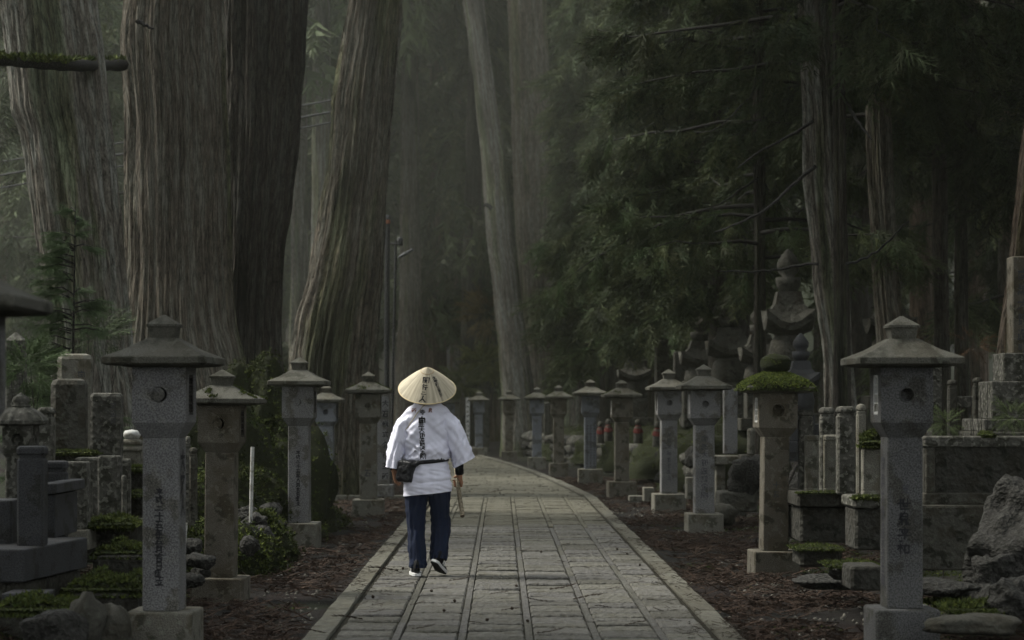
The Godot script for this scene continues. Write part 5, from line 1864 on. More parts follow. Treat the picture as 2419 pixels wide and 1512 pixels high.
func build_middle_distance() -> void:
	var t: Node3D
	# rubble wall behind the far right lanterns; each stone a part
	t = thing("rubble_wall", "low retaining wall of rough mossy stones behind the right lanterns", "stone wall", Vector3.ZERO)
	var n := 0
	for row in 3:
		var u := r(0.0, 0.05)
		while u < 1.0:
			var z := lerpf(63.0, 33.0, u)
			var px := lerpf(1212, 1410, u / 0.5) if u < 0.5 else lerpf(1410, 1655, (u - 0.5) / 0.5)
			var w := r(0.22, 0.5)
			var h := r(0.2, 0.34)
			var p := Vector3(gx(px, z) + 0.2, 0.1 + row * 0.23 + r(-0.03, 0.03), -z - 0.3 - row * 0.05)
			var o := put("stone", rock(Vector3(w, h, w * 0.9), n * 0.73 + 2.0, 0.32, 14, 10), [M.old, M.old_dark, M.rock][rng.randi() % 3], t, p)
			o.rotation = Vector3(r(-0.2, 0.2), r(0, 6), r(-0.2, 0.2))
			n += 1
			u += w / 31.0 * 0.95
	bank("mossy earth above the low retaining wall on the right", [[1560, 1000, 45.0, 2.2, 2.6], [1640, 1000, 40.5, 2.0, 2.6], [1470, 1008, 51.0, 2.0, 2.6], [1710, 1005, 37.0, 2.0, 2.4], [1370, 1012, 58.0, 2.2, 3.0]], 3600)
	# little statues with red bibs
	var bibs := [[1418, 1014, 43.0, "little stone statue with a red bib, first behind the writing-covered lantern"], [1437, 1009, 42.5, "little stone statue with a broad red bib, second behind the writing-covered lantern"], [1507, 1013, 39.0, "little stone statue with a red bib between the brown and slim grey lanterns"], [1553, 1021, 36.5, "little stone statue with a red bib touching the slim grey lantern"]]
	for b in bibs:
		var z: float = b[2]
		t = thing("stone_statue", b[3], "statue", at(b[0], b[1] + 22, z), "little statues in red bibs")
		var m := MB.new()
		m.lathe(PackedVector2Array([Vector2(0, -0.1), Vector2(0.09, -0.1), Vector2(0.085, 0.1), Vector2(0.07, 0.2), Vector2(0.035, 0.24), Vector2(0, 0.245)]), 14)
		put("body", m.done(), M.old_dark, t)
		m = MB.new()
		m.lathe(PackedVector2Array([Vector2(0, 0.22), Vector2(0.035, 0.225), Vector2(0.058, 0.27), Vector2(0.055, 0.315), Vector2(0.03, 0.345), Vector2(0, 0.35)]), 14)
		put("head", m.done(), M.old_dark, t)
		m = MB.new()
		var pts := PackedVector3Array()
		for j in 6:
			var u := j / 5.0
			for i in 9:
				var a := (i / 8.0 - 0.5) * 2.6
				var rad := lerpf(0.05, 0.105, u)
				pts.append(Vector3(sin(a) * rad, lerpf(0.235, 0.085, u * (1.0 - 0.12 * absf(a))), cos(a) * rad))
		m.sheet(pts, 9, 6, false)
		put("bib", m.done(), M.red_cloth, t)
	# a gate of weathered beams and stone posts beyond the bend
	t = thing("wooden_gate", "weathered post and beam gate beyond the far lanterns", "gate", Vector3(gx(1170, 78), -0.05, -78))
	part_block(t, "post", 0.32, 2.9, 0.32, 0.0, M.old_wood, 0.02, -0.55)
	part_block(t, "post", 0.36, 2.9, 0.32, 0.0, M.old_wood, 0.02, 0.45)
	part_block(t, "beam", 2.0, 0.28, 0.28, 2.55, M.old_wood, 0.02, -0.05)
	part_block(t, "lower_beam", 1.5, 0.2, 0.2, 2.0, M.old_wood, 0.02, -0.05)
	slab("stone_post", "tall thin stone post in the haze right of the straw hat's tip", "stone post", 1068, 1085, 815, 1045, 84.0, 0.25, M.weathered, 0.02)
	slab("gravestone", "hazy broad gravestone beside the tall thin post", "gravestone", 1094, 1118, 872, 1045, 82.0, 0.3, M.weathered, 0.03)
	t = slab("lettered_stake", "pale narrow lettered post behind the farthest lantern", "stone post", 1100, 1109, 940, 1060, 66.0, 0.1, M.paint_white, 0.006)
	inscription(t, "南無大師遍照金剛", Vector3(-0.04, 1.5, 0.051), Vector3.RIGHT, Vector3.BACK, 0.08, 0.15, 0.06, M.ink)
	simple_block("grave_plinth", "mossy grave base far behind the walker's right sleeve", "stone block", 1080, 1130, 990, 1050, 80.0, 0.8, M.old_dark, 0.03)
	var slabs := [[1140, 1156, 900, 70.0, "dim gravestone between the far lanterns, taller one"], [1216, 1232, 930, 64.0, "dim gravestone between the far lanterns, shorter one"], [1284, 1300, 950, 58.0, "dim gravestone left of the brown far lantern"]]
	for k in slabs:
		slab("gravestone", k[4], "gravestone", k[0], k[1], k[2], LEVEL + 7150.0 / k[3], k[3], 0.25, M.old_dark, 0.03)
	# poles by the furrowed tree
	var z := 36.5
	t = thing("utility_pole", "grey steel pole with an orange band at its top", "pole", Vector3(gx(913, z), 0, -z))
	var m := MB.new()
	m.tube(PackedVector3Array([Vector3(0, -0.1, 0), Vector3(0, 2.5, 0), Vector3(gx(915, z) - gx(913, z), hy(512, z), 0)]), PackedFloat32Array([0.048, 0.046, 0.042]), 14)
	put("shaft", m.done(), M.metal_pole, t)
	m = MB.new()
	var top := hy(512, z)
	m.lathe(PackedVector2Array([Vector2(0.0, top + 0.03), Vector2(0.05, top + 0.025), Vector2(0.052, top - 0.05), Vector2(0.0, top - 0.055)].map(func(p): return p)), 14, Vector3(gx(915, z) - gx(913, z), 0, 0))
	put("cap", m.done(), M.pole_light, t)
	m = MB.new()
	m.lathe(PackedVector2Array([Vector2(0.0, top - 0.05), Vector2(0.047, top - 0.055), Vector2(0.047, top - 0.12), Vector2(0.0, top - 0.125)]), 14, Vector3(gx(915, z) - gx(913, z), 0, 0))
	put("orange_band", m.done(), M.orange, t)
	t = thing("lamp_post", "thin leaning lamp post with a slanting white lamp and a small camera", "lamp post", Vector3(gx(924, z), 0, -z + 0.3))
	var tip := Vector3(gx(937, z) - gx(924, z), hy(572, z), 0)
	m = MB.new()
	m.tube(PackedVector3Array([Vector3(0, -0.1, 0), tip * 0.5, tip]), PackedFloat32Array([0.026, 0.025, 0.022]), 10)
	put("shaft", m.done(), M.metal_pole, t)
	var arm := Vector3(gx(942, z) - gx(924, z), hy(613, z), 0.06)
	m = MB.new()
	var end := Vector3(gx(978, z) - gx(924, z), hy(594, z), 0.16)
	m.tube(PackedVector3Array([arm, arm.lerp(end, 0.15), arm.lerp(end, 0.5), end]), PackedFloat32Array([0.012, 0.028, 0.034, 0.026]), 8)
	put("lamp_head", m.done(), M.pole_light, t)
	m = MB.new()
	m.tube(PackedVector3Array([Vector3(gx(922, z) - gx(924, z), hy(578, z), 0), Vector3(gx(950, z) - gx(924, z), hy(580, z), 0.05)]), PackedFloat32Array([0.012, 0.012]), 6)
	put("cross_arm", m.done(), M.metal_pole, t)
	m = MB.new()
	block_into(m, 0.09, 0.11, 0.12, 0.02, Vector3(gx(947, z) - gx(924, z), hy(584, z), 0.06))
	m.lathe(PackedVector2Array([Vector2(0, hy(569, z) - 0.03), Vector2(0.05, hy(569, z) - 0.03), Vector2(0.055, hy(569, z)), Vector2(0.03, hy(569, z) + 0.035), Vector2(0, hy(569, z) + 0.04)]), 12, Vector3(gx(947, z) - gx(924, z), 0, 0.06))
	put("camera_housing", m.done(), M.metal_pole, t)
	# power lines strung behind the giants
	var said := ["topmost of the three cables strung behind the giant trunks", "middle one of the three cables strung behind the giant trunks", "lowest of the three cables strung behind the giant trunks"]
	var lines := [[[-60, 392], [300, 335], [560, 285], [710, 250], [830, 228]], [[-60, 425], [300, 362], [560, 312], [710, 278], [830, 256]], [[-60, 455], [300, 390], [560, 340], [710, 303], [830, 280]]]
	for k in 3:
		m = MB.new()
		var path := PackedVector3Array()
		var radii := PackedFloat32Array()
		for p in lines[k]:
			path.append(at(p[0], p[1], 42.0))
			radii.append(0.016 if k != 1 else 0.022)
		m.tube(path, radii, 6)
		var o := put("cable", m.done(), M.cable)
		tag(o, said[k], "cable", "cables behind the trunks")
	sapling()
	shrubs()


# the young conifer in front of the leaning left giant
func sapling() -> void:
	var z := 20.6
	var base := at(150, 1010, z)
	base.y = ground_y(base.x, z)
	var t := thing("conifer_sapling", "young green conifer with level feathery branches before the pale leaning giant", "young tree", base)
	var stem := MB.new()
	var top := at(178, 470, z) - base
	stem.tube(PackedVector3Array([Vector3.ZERO, top * 0.5 + Vector3(0.03, 0, 0), top]), PackedFloat32Array([0.022, 0.014, 0.003]), 7)
	put("trunk", stem.done(), M.branch, t)
	var places := []
	var cols := PackedColorArray()
	var wood := MB.new()
	for k in 90:
		var u := r(0.12, 0.97)
		var p := top * u
		var a := r(0, TAU)
		if k % 3 == 0:
			a = PI + r(-0.7, 0.7)
		var len := lerpf(0.80, 0.1, u) * r(0.6, 1.2)
		var dir := Vector3(cos(a), r(-0.1, 0.3), sin(a) * 0.8)
		var e := p + dir * len
		wood.tube(PackedVector3Array([p, p.lerp(e, 0.5) + Vector3(0, 0.03, 0), e]), PackedFloat32Array([0.008, 0.006, 0.003]), 5, false)
		for i in 18:
			var f := r(0.2, 1.0)
			places.append(facing(dir + Vector3(r(-0.7, 0.7), r(-0.35, 0.25), r(-0.7, 0.7)), r(-0.3, 0.3), r(0.09, 0.17), p.lerp(e, f)))
			cols.append(Color(0.055, 0.085, 0.035) * r(0.6, 1.4))
	put("branches", wood.done(), M.branch, t)
	scatter("foliage", M.spray_b, M.leaf, places, cols, t)


func shrubs() -> void:
	# yellowing bushes and ferns beyond the bend, and plants by the graves
	var spots := [[1140, 860, 74.0, 0.9, 140, Color(0.09, 0.098, 0.03), "yellow-green bush hanging beyond the far lanterns", "bush"], [1150, 740, 76.0, 1.1, 70, Color(0.085, 0.066, 0.024), "small tree with yellow autumn leaves left of the slim leaning cedar", "bush"], [1090, 905, 70.0, 0.8, 110, Color(0.07, 0.08, 0.03), "dull green bush behind the straw hat's right side", "bush"], [2236, 1000, 17.0, 0.16, 60, Color(0.06, 0.08, 0.03), "spiky grass tuft on the long wall by the stepped grave", "plant"], [2390, 985, 18.6, 0.2, 60, Color(0.06, 0.08, 0.03), "spiky green plant before the stepped grave's blocks", "plant"], [60, 870, 17.6, 0.35, 80, Color(0.055, 0.085, 0.03), "bushy green shrub beside the pointed grave pillar", "plant"], [225, 800, 22.6, 0.4, 60, Color(0.05, 0.07, 0.03), "thin dark shrub at the foot of the leaning left giant", "plant"], [2300, 815, 19.0, 0.22, 16, Color(0.06, 0.032, 0.012), "spray of rusty autumn leaves beside the stepped grave's shaft", "plant"]]
	for s in spots:
		var z: float = s[2]
		var base := at(s[0], s[1], z)
		var t := thing("bush" if s[7] == "bush" else "leafy_plant", s[6], s[7], base, "bushes and plants")
		var places := []
		var cols := PackedColorArray()
		var wood := MB.new()
		var root := Vector3(r(-0.1, 0.1), minf(ground_y(base.x, z) - base.y, -s[3]), 0)
		for k in 5:
			var e: Vector3 = Vector3(r(-1, 1), r(-0.3, 0.7), r(-1, 1)) * s[3] * 0.7
			wood.tube(PackedVector3Array([root, root.lerp(e, 0.5) + Vector3(r(-1, 1), 0, 0) * s[3] * 0.2, e]), PackedFloat32Array([0.02 * s[3], 0.014 * s[3], 0.005 * s[3]]), 5, false)
		for k in s[4]:
			var d := Vector3(r(-1, 1), r(-0.8, 0.9), r(-1, 1))
			places.append(facing(d + Vector3(0, 0.2, 0), r(-1, 1), s[3] * r(0.35, 0.7), d * s[3] * 0.45))
			cols.append(s[5] * r(0.6, 1.4))
		put("stems", wood.done(), M.branch, t)
		scatter("foliage", M.spray_far if z > 40.0 else M.spray_b, M.leaf, places, cols, t)


# ---------------------------------------------------------------- the walker
# the robe's outline: height, middle x, half width, half depth, middle z
var ROBE := [[0.665, 0.030, 0.203, 0.150, 0.005], [0.74, 0.031, 0.203, 0.150, 0.005], [0.82, 0.030, 0.196, 0.148, 0.005], [0.90, 0.028, 0.184, 0.140, 0.0], [0.945, 0.024, 0.176, 0.130, 0.0], [0.975, 0.024, 0.192, 0.146, 0.0], [1.02, 0.030, 0.196, 0.152, 0.0], [1.12, 0.032, 0.192, 0.146, 0.0], [1.22, 0.034, 0.194, 0.142, 0.0], [1.30, 0.035, 0.205, 0.132, 0.0], [1.355, 0.035, 0.196, 0.118, 0.0], [1.395, 0.035, 0.158, 0.104, 0.005], [1.425, 0.034, 0.112, 0.090, 0.012], [1.452, 0.034, 0.078, 0.080, 0.015], [1.475, 0.034, 0.070, 0.074, 0.010]]


func robe_row(y: float) -> Array:
	var i := 0
	while i < ROBE.size() - 2 and y > ROBE[i + 1][0]:
		i += 1
	var t: float = clampf((y - ROBE[i][0]) / (ROBE[i + 1][0] - ROBE[i][0]), 0.0, 1.0)
	t = lerpf(t, t * t * (3.0 - 2.0 * t), 0.5)
	var out := []
	for k in 5:
		out.append(lerpf(ROBE[i][k], ROBE[i + 1][k], t))
	return out


func robe_folds(x: float, y: float, a: float) -> float:
	var d := 0.0
	var up := smoothstep(0.96, 1.0, y)
	var side := signf(x - 0.03)
	# diagonal pulls from the armpits
	var u := (x - 0.03) * side
	var v := y * 0.85 + u * 0.75
	d += up * 0.017 * fine.get_noise_2d(v * 9.5 + side * 9.0, (u - y * 0.6) * 2.6)
	d += up * 0.007 * fine.get_noise_2d(y * 17.0 - u * 11.0, u * 2.8 + 40.0 + side * 3.0)
	d += up * 0.010 * fine.get_noise_2d(v * 15.0 + 70.0, (u + y * 0.35) * 5.0 + side * 13.0)
	# gathers just above the belt
	d += 0.007 * exp(-pow((y - 0.985) / 0.035, 2.0)) * fine.get_noise_2d(x * 42.0, y * 22.0)
	# the skirt hangs in soft vertical folds with one crease
	var low := 1.0 - smoothstep(0.90, 0.95, y)
	d += low * 0.006 * fine.get_noise_2d(x * 16.0 + 5.0, y * 5.0)
	d += low * 0.005 * fine.get_noise_2d(x * 7.0, y * 28.0 + x * 6.0)
	d -= low * 0.006 * exp(-pow((y - 0.775 - x * 0.08) / 0.010, 2.0)) * smoothstep(-0.12, 0.0, x)
	return d


func robe_at(x: float, y: float) -> Array:
	var q := robe_row(y)
	var s := clampf((x - q[1]) / q[2], -0.999, 0.999)
	s = signf(s) * pow(absf(s), 1.0 / 0.86)
	var c := sqrt(1.0 - s * s)
	var d := robe_folds(x, y, asin(s))
	var nn := Vector3(s / q[2], 0, pow(c, 0.9) / q[3]).normalized()
	return [Vector3(x, y, q[4] + q[3] * pow(c, 0.86)) + nn * (d + 0.0022), nn]


func build_person() -> void:
	var t := thing("person", "person walking away in a straw hat, white lettered robe and dark jeans", "person", Vector3(gx(1000, 17.55), 0.034, -17.55))
	walker_body(t)
	walker_robe(t)
	walker_trousers(t)
	walker_shoes(t)
	walker_hat(t)
	walker_pouch(t)
	# the staff
	var s := thing("walking_staff", "pale octagonal wooden staff held low in the walker's right hand", "staff", t.position)
	var a := Vector3(0.250, 0.945, -0.28)
	var b := Vector3(0.327, 0.500, 0.16)
	var d := (b - a).normalized()
	var x := d.cross(Vector3.UP).normalized()
	var y := d.cross(x)
	var rings := []
	for e in [[0.0, 0.0145], [0.004, 0.0165], [0.994, 0.0195], [1.0, 0.018]]:
		var ring := PackedVector3Array()
		for k in 8:
			var an := TAU * k / 8.0 + 0.39
			ring.append(a.lerp(b, e[0]) + (x * cos(an) + y * sin(an)) * e[1])
		rings.append(ring)
	var m := MB.new()
	m.loft(rings, true, false)
	put("shaft", m.done(), M.wood, s)
	m = MB.new()
	m.fan(rings[3], a)
	put("cut_end", m.done(), M.wood_end, s)


func walker_body(t: Node3D) -> void:
	var m := MB.new()
	var neck := Vector3(0.034, 1.44, 0.0)
	var head := Vector3(0.032, 1.545, -0.025)
	var ls := Vector3(-0.115, 1.28, 0.0)
	var rs := Vector3(0.185, 1.28, 0.0)
	var le := Vector3(-0.225, 1.09, 0.02)
	var re := Vector3(0.285, 1.09, 0.02)
	var lw := Vector3(-0.247, 0.875, -0.02)
	var rw := Vector3(0.296, 0.838, -0.085)
	var bones := [[Vector3(0.034, 1.30, 0), Vector3(0.032, 1.05, 0), 0.115, 0.105], [Vector3(0.032, 1.05, 0), Vector3(0.030, 0.88, 0), 0.105, 0.115], [Vector3(-0.06, 1.30, 0), Vector3(0.13, 1.30, 0), 0.055, 0.055], [neck - Vector3(0, 0.08, 0), head, 0.058, 0.055], [ls, le, 0.05, 0.04], [le, lw, 0.04, 0.027], [rs, re, 0.05, 0.04], [re, rw, 0.04, 0.027], [Vector3(-0.045, 0.86, 0), Vector3(-0.060, 0.45, 0.03), 0.058, 0.042], [Vector3(-0.060, 0.45, 0.03), Vector3(-0.046, 0.09, 0.10), 0.042, 0.032], [Vector3(0.105, 0.86, 0), Vector3(0.142, 0.46, -0.03), 0.058, 0.042], [Vector3(0.142, 0.46, -0.03), Vector3(0.126, 0.15, 0.06), 0.042, 0.032]]
	nets(m, func(p: Vector3) -> float:
		var d := 1.0
		for b in bones:
			d = smin(d, cap(p, b[0], b[1], b[2], b[3]), 0.05)
		return d, Vector3(-0.36, 0.02, -0.2), Vector3(0.42, 1.56, 0.22), 0.016)
	# the head: skull, jaw, nose, brow, ears
	nets(m, func(p: Vector3) -> float:
		var q := p - head
		var d := (q / Vector3(0.075, 0.1, 0.093)).length() * 0.085 - 0.085
		d = smin(d, cap(q, Vector3(0, -0.05, -0.045), Vector3(0, -0.088, -0.06), 0.045, 0.026), 0.03)
		d = smin(d, cap(q, Vector3(0, 0.005, -0.092), Vector3(0, -0.035, -0.108), 0.008, 0.014), 0.015)
		for s in [-1, 1]:
			d = smin(d, cap(q, Vector3(s * 0.012, 0.022, -0.092), Vector3(s * 0.045, 0.02, -0.078), 0.008, 0.008), 0.012)
			d = smin(d, cap(q, Vector3(s * 0.074, 0.02, 0.002), Vector3(s * 0.077, -0.03, -0.008), 0.013, 0.008), 0.008)
			d = maxf(d, -(q.distance_to(Vector3(s * 0.03, 0.002, -0.098)) - 0.013))
		d = maxf(d, -cap(q, Vector3(-0.02, -0.062, -0.104), Vector3(0.02, -0.062, -0.104), 0.004, 0.004))
		return d, head - Vector3(0.1, 0.13, 0.14), head + Vector3(0.1, 0.12, 0.12), 0.006)
	# right hand closed round the staff
	var a := Vector3(0.250, 0.945, -0.28)
	var b := Vector3(0.327, 0.500, 0.16)
	var along := (b - a).normalized()
	var g := a.lerp(b, 0.385)
	var out := (Vector3.RIGHT - along * along.x).normalized()
	var low := along.cross(out).normalized()
	if low.y > 0.0:
		low = -low
	var hand := [[rw + Vector3(0, 0.03, 0.0), rw + Vector3(0, -0.01, 0), 0.027, 0.026]]
	for k in 4:
		var o: float = [-0.030, -0.010, 0.010, 0.029][k]
		var l: float = [0.93, 1.0, 0.97, 0.82][k]
		var root: Vector3 = g + along * o + out * 0.030 - low * 0.012
		var p1 := g + along * o * 1.05 + out * 0.027 + low * 0.026 * l
		var p2 := g + along * o * 1.05 - out * 0.006 + low * 0.038 * l
		var p3 := g + along * o * 1.05 - out * 0.030 + low * 0.012
		hand.append([rw + along * o * 0.6, root, 0.020, 0.0125])
		hand.append([root, p1, 0.0115, 0.0102])
		hand.append([p1, p2, 0.0100, 0.0092])
		hand.append([p2, p3, 0.0092, 0.0080])
	hand.append([rw - along * 0.015, g - along * 0.045 + low * -0.018, 0.018, 0.0125])
	hand.append([g - along * 0.045 - low * 0.018, g - along * 0.052 - out * 0.022 - low * 0.004, 0.0115, 0.0085])
	nets(m, func(p: Vector3) -> float:
		var d := 1.0
		for e in hand:
			d = smin(d, cap(p, e[0], e[1], e[2], e[3]), 0.006)
		return d, rw + Vector3(-0.085, -0.14, -0.10), rw + Vector3(0.075, 0.045, 0.10), 0.0042)
	# left hand hanging half curled
	var left := [[lw + Vector3(0, 0.03, 0), lw, 0.027, 0.025]]
	var kn := lw + Vector3(0.008, -0.075, -0.01)
	for k in 4:
		var o := Vector3(0, 0, [-0.030, -0.010, 0.010, 0.029][k])
		var l: float = [0.9, 1.0, 0.95, 0.78][k]
		var root := kn + o
		var p1 := root + Vector3(0.010, -0.030, 0.002) * l
		var p2 := p1 + Vector3(0.020, -0.016, 0.002) * l
		var p3 := p2 + Vector3(0.018, 0.008, 0.0) * l
		left.append([lw + o * 0.6, root, 0.020, 0.0125])
		left.append([root, p1, 0.0112, 0.0098])
		left.append([p1, p2, 0.0096, 0.0090])
		left.append([p2, p3, 0.0088, 0.0076])
	left.append([lw + Vector3(0.005, -0.01, -0.02), lw + Vector3(0.022, -0.05, -0.045), 0.017, 0.0115])
	left.append([lw + Vector3(0.022, -0.05, -0.045), lw + Vector3(0.028, -0.085, -0.040), 0.0108, 0.0085])
	nets(m, func(p: Vector3) -> float:
		var d := 1.0
		for e in left:
			d = smin(d, cap(p, e[0], e[1], e[2], e[3]), 0.006)
		return d, lw + Vector3(-0.05, -0.15, -0.075), lw + Vector3(0.085, 0.045, 0.06), 0.0042)
	put("body", m.done(), M.skin, t)
	m = MB.new()
	nets(m, func(p: Vector3) -> float:
		var q := p - head
		var d := (q / Vector3(0.082, 0.106, 0.1)).length() * 0.09 - 0.09
		return maxf(maxf(d, -q.z - 0.045 + q.y * 0.3), -q.y - 0.055), head - Vector3(0.1, 0.12, 0.12), head + Vector3(0.1, 0.13, 0.13), 0.008)
	put("hair", m.done(), M.hair, t)
	# dark sleeves of an undershirt at both wrists
	for e in [[re, rw + Vector3(0.0, 0.005, 0), 0.036], [le, lw + Vector3(0, 0.002, 0), 0.034]]:
		m = MB.new()
		var path := PackedVector3Array()
		var radii := PackedFloat32Array()
		for k in 14:
			var u := 0.25 + 0.75 * k / 13.0
			path.append(e[0].lerp(e[1], u))
			radii.append(e[2] * (1.12 - 0.12 * u) + 0.0022 * sin(k * 2.4))
		m.tube(path, radii, 16, false)
		put("undersleeve", m.done(), M.lining, t)


func cloth_sheet(t: Node3D, called: String, rings: Array, fold: float, seed_at: float, material: Material, thick := 0.004) -> void:
	# rings: [centre, half vector across, half vector in depth]; smooth tube between them, with an inner face
	var m := MB.new()
	var nu := 48
	var nv := 56
	var pts := PackedVector3Array()
	var inner := PackedVector3Array()
	for j in nv:
		var f := float(j) / (nv - 1) * (rings.size() - 1)
		var i := mini(int(f), rings.size() - 2)
		var u := f - i
		var w := lerpf(u, u * u * (3.0 - 2.0 * u), 0.6)
		var c: Vector3 = (rings[i][0] as Vector3).lerp(rings[i + 1][0], lerpf(u, w, 0.3))
		var ax: Vector3 = (rings[i][1] as Vector3).lerp(rings[i + 1][1], w)
		var az: Vector3 = (rings[i][2] as Vector3).lerp(rings[i + 1][2], w)
		for k in nu:
			var a := -TAU * k / nu
			var o := ax * cos(a) + az * sin(a)
			var dir := o.normalized()
			var along := float(j) / nv
			var d := fold * (1.3 * fine.get_noise_3d(cos(a) * 2.2 + seed_at, sin(a) * 2.2 + along * 1.2, along * 2.4) + 0.6 * fine.get_noise_3d(cos(a) * 1.5 + along * 5.0, sin(a) * 1.5 + seed_at, along * 16.0 + cos(a) * 3.0))
			pts.append(c + o + dir * d)
			inner.append(c + o + dir * (d - thick))
	m.sheet(pts, nu, nv, true)
	m.sheet(inner, nu, nv, true, PackedVector2Array(), PackedColorArray(), true)
	# the hem
	var last := (nv - 1) * nu
	for k in nu:
		var k2 := (k + 1) % nu
		m.quad(pts[last + k], pts[last + k2], inner[last + k2], inner[last + k])
	put(called, m.done(), material, t)


func walker_robe(t: Node3D) -> void:
	var m := MB.new()
	var nu := 120
	var nv := 130
	var pts := PackedVector3Array()
	for j in nv:
		var v := float(j) / (nv - 1)
		for i in nu:
			var a := -TAU * i / nu
			var s := cos(a)
			var c := -sin(a)
			var hem := 0.680 + 0.022 * s
			var y := lerpf(hem, 1.475, v)
			var q := robe_row(y)
			var x: float = q[1] + q[2] * signf(s) * pow(absf(s), 0.86)
			var z: float = q[3] * signf(c) * pow(absf(c), 0.86)
			var nn := Vector3(s / q[2], 0, c / q[3]).normalized()
			pts.append(Vector3(x, y, q[4] + z) + nn * robe_folds(x, y, a))
	m.sheet(pts, nu, nv, true)
	var inner := PackedVector3Array()
	for p in pts:
		var q := robe_row(p.y)
		inner.append(p + Vector3(q[1] - p.x, 0, -p.z).normalized() * 0.005)
	m.sheet(inner, nu, nv, true, PackedVector2Array(), PackedColorArray(), true)
	for k in nu:
		var k2 := (k + 1) % nu
		m.quad(pts[k], pts[k2], inner[k2], inner[k])
	var robe := put("robe", m.done(), M.cloth, t)
	# wide open sleeves
	cloth_sheet(t, "sleeve", [[Vector3(0.165, 1.285, 0.0), Vector3(0.035, 0.088, 0), Vector3(0, 0, 0.098)], [Vector3(0.232, 1.215, 0.0), Vector3(0.066, 0.060, 0), Vector3(0, 0, 0.104)], [Vector3(0.278, 1.11, 0.0), Vector3(0.078, 0.040, 0), Vector3(0, 0, 0.112)], [Vector3(0.312, 1.01, -0.012), Vector3(0.081, 0.038, 0), Vector3(0, 0, 0.122)], [Vector3(0.336, 0.932, -0.022), Vector3(0.082, 0.043, 0), Vector3(0, 0, 0.13)]], 0.012, 3.0, M.cloth)
	cloth_sheet(t, "sleeve", [[Vector3(-0.108, 1.29, 0.0), Vector3(-0.03, 0.085, 0), Vector3(0, 0, -0.096)], [Vector3(-0.172, 1.215, 0.0), Vector3(-0.058, 0.052, 0), Vector3(0, 0, -0.102)], [Vector3(-0.212, 1.11, 0.0), Vector3(-0.062, 0.030, 0), Vector3(0, 0, -0.110)], [Vector3(-0.238, 1.0, 0.0), Vector3(-0.064, 0.016, 0), Vector3(0, 0, -0.12)], [Vector3(-0.252, 0.893, 0.0), Vector3(-0.064, 0.010, 0), Vector3(0, 0, -0.125)]], 0.012, 11.0, M.cloth)
	# the standing collar
	m = MB.new()
	var col := PackedVector3Array()
	for j in 6:
		for i in 40:
			var a := -TAU * i / 40.0
			var k: float = [0.098, 0.092, 0.088, 0.084, 0.080, 0.076][j]
			col.append(Vector3(0.034 + cos(a) * k * 0.95, [1.415, 1.43, 1.45, 1.468, 1.474, 1.462][j] - 0.02 * maxf(sin(a), 0.0), 0.012 - sin(a) * k * 0.95))
	m.sheet(col, 40, 6, true)
	put("collar", m.done(), M.cloth, t)
	# brushed writing down the back, the red-brown stamps beside its head
	m = MB.new()
	var text := "南無大師遍照金剛"
	for k in text.length():
		var o := Vector2(-0.034 + 0.002 * k, 1.318 - 0.0435 * k)
		write_glyph(m, text[k], func(u, v): return robe_at(o.x + u, o.y - v), 0.043 if k > 0 else 0.05, 0.075 if k > 0 else 0.105)
	put("brushed_writing", m.done(), M.ink, t)
	m = MB.new()
	write_glyph(m, "奉", func(u, v): return robe_at(-0.026 + u, 1.375 - v), 0.044, 0.075)
	for k in 2:
		write_glyph(m, "同行"[k], func(u, v): return robe_at(-0.075 + u, 1.075 - k * 0.03 - v), 0.022, 0.07)
	put("small_writing", m.done(), M.carved, t)
	m = MB.new()
	for e in [-0.088, 0.044]:
		write_glyph(m, "所" if e < 0.0 else "界", func(u, v): return robe_at(e + u, 1.388 - v), 0.034, 0.09)
	put("stamp", m.done(), M.stamp, t)
	# belt and cord
	m = MB.new()
	var band := PackedVector3Array()
	var nb := 60
	for j in 4:
		for i in nb:
			var a := -TAU * i / nb
			var s := cos(a)
			var c := -sin(a)
			var y: float = 0.945 + 0.022 * s + [-0.0165, -0.0165, 0.0165, 0.0165][j]
			var q := robe_row(clampf(y, 0.935, 0.955))
			var g: float = [0.0, 0.009, 0.009, 0.0][j]
			band.append(Vector3(q[1] + (q[2] + g) * signf(s) * pow(absf(s), 0.86), y, q[4] + (q[3] + g) * signf(c) * pow(absf(c), 0.86)))
	m.sheet(band, nb, 4, true)
	put("belt", m.done(), M.nylon, t)
	m = MB.new()
	var path := PackedVector3Array()
	var radii := PackedFloat32Array()
	for k in 24:
		var u := k / 23.0
		var x := lerpf(0.055, -0.158, u)
		var y := 1.448 - 0.15 * u - 0.13 * u * u
		var q: Array = robe_at(x, y)
		path.append(q[0] + q[1] * 0.002)
		radii.append(0.0042)
	m.tube(path, radii, 7)
	put("cord", m.done(), M.cord, t)


func leg_rings(rows: Array) -> Array:
	var out := []
	for e in rows:
		out.append([Vector3(e[1], e[0], e[3]), Vector3(e[2], 0, 0), Vector3(0, e[4] if e.size() > 4 else 0.0, e[2] * 1.12)])
	return out


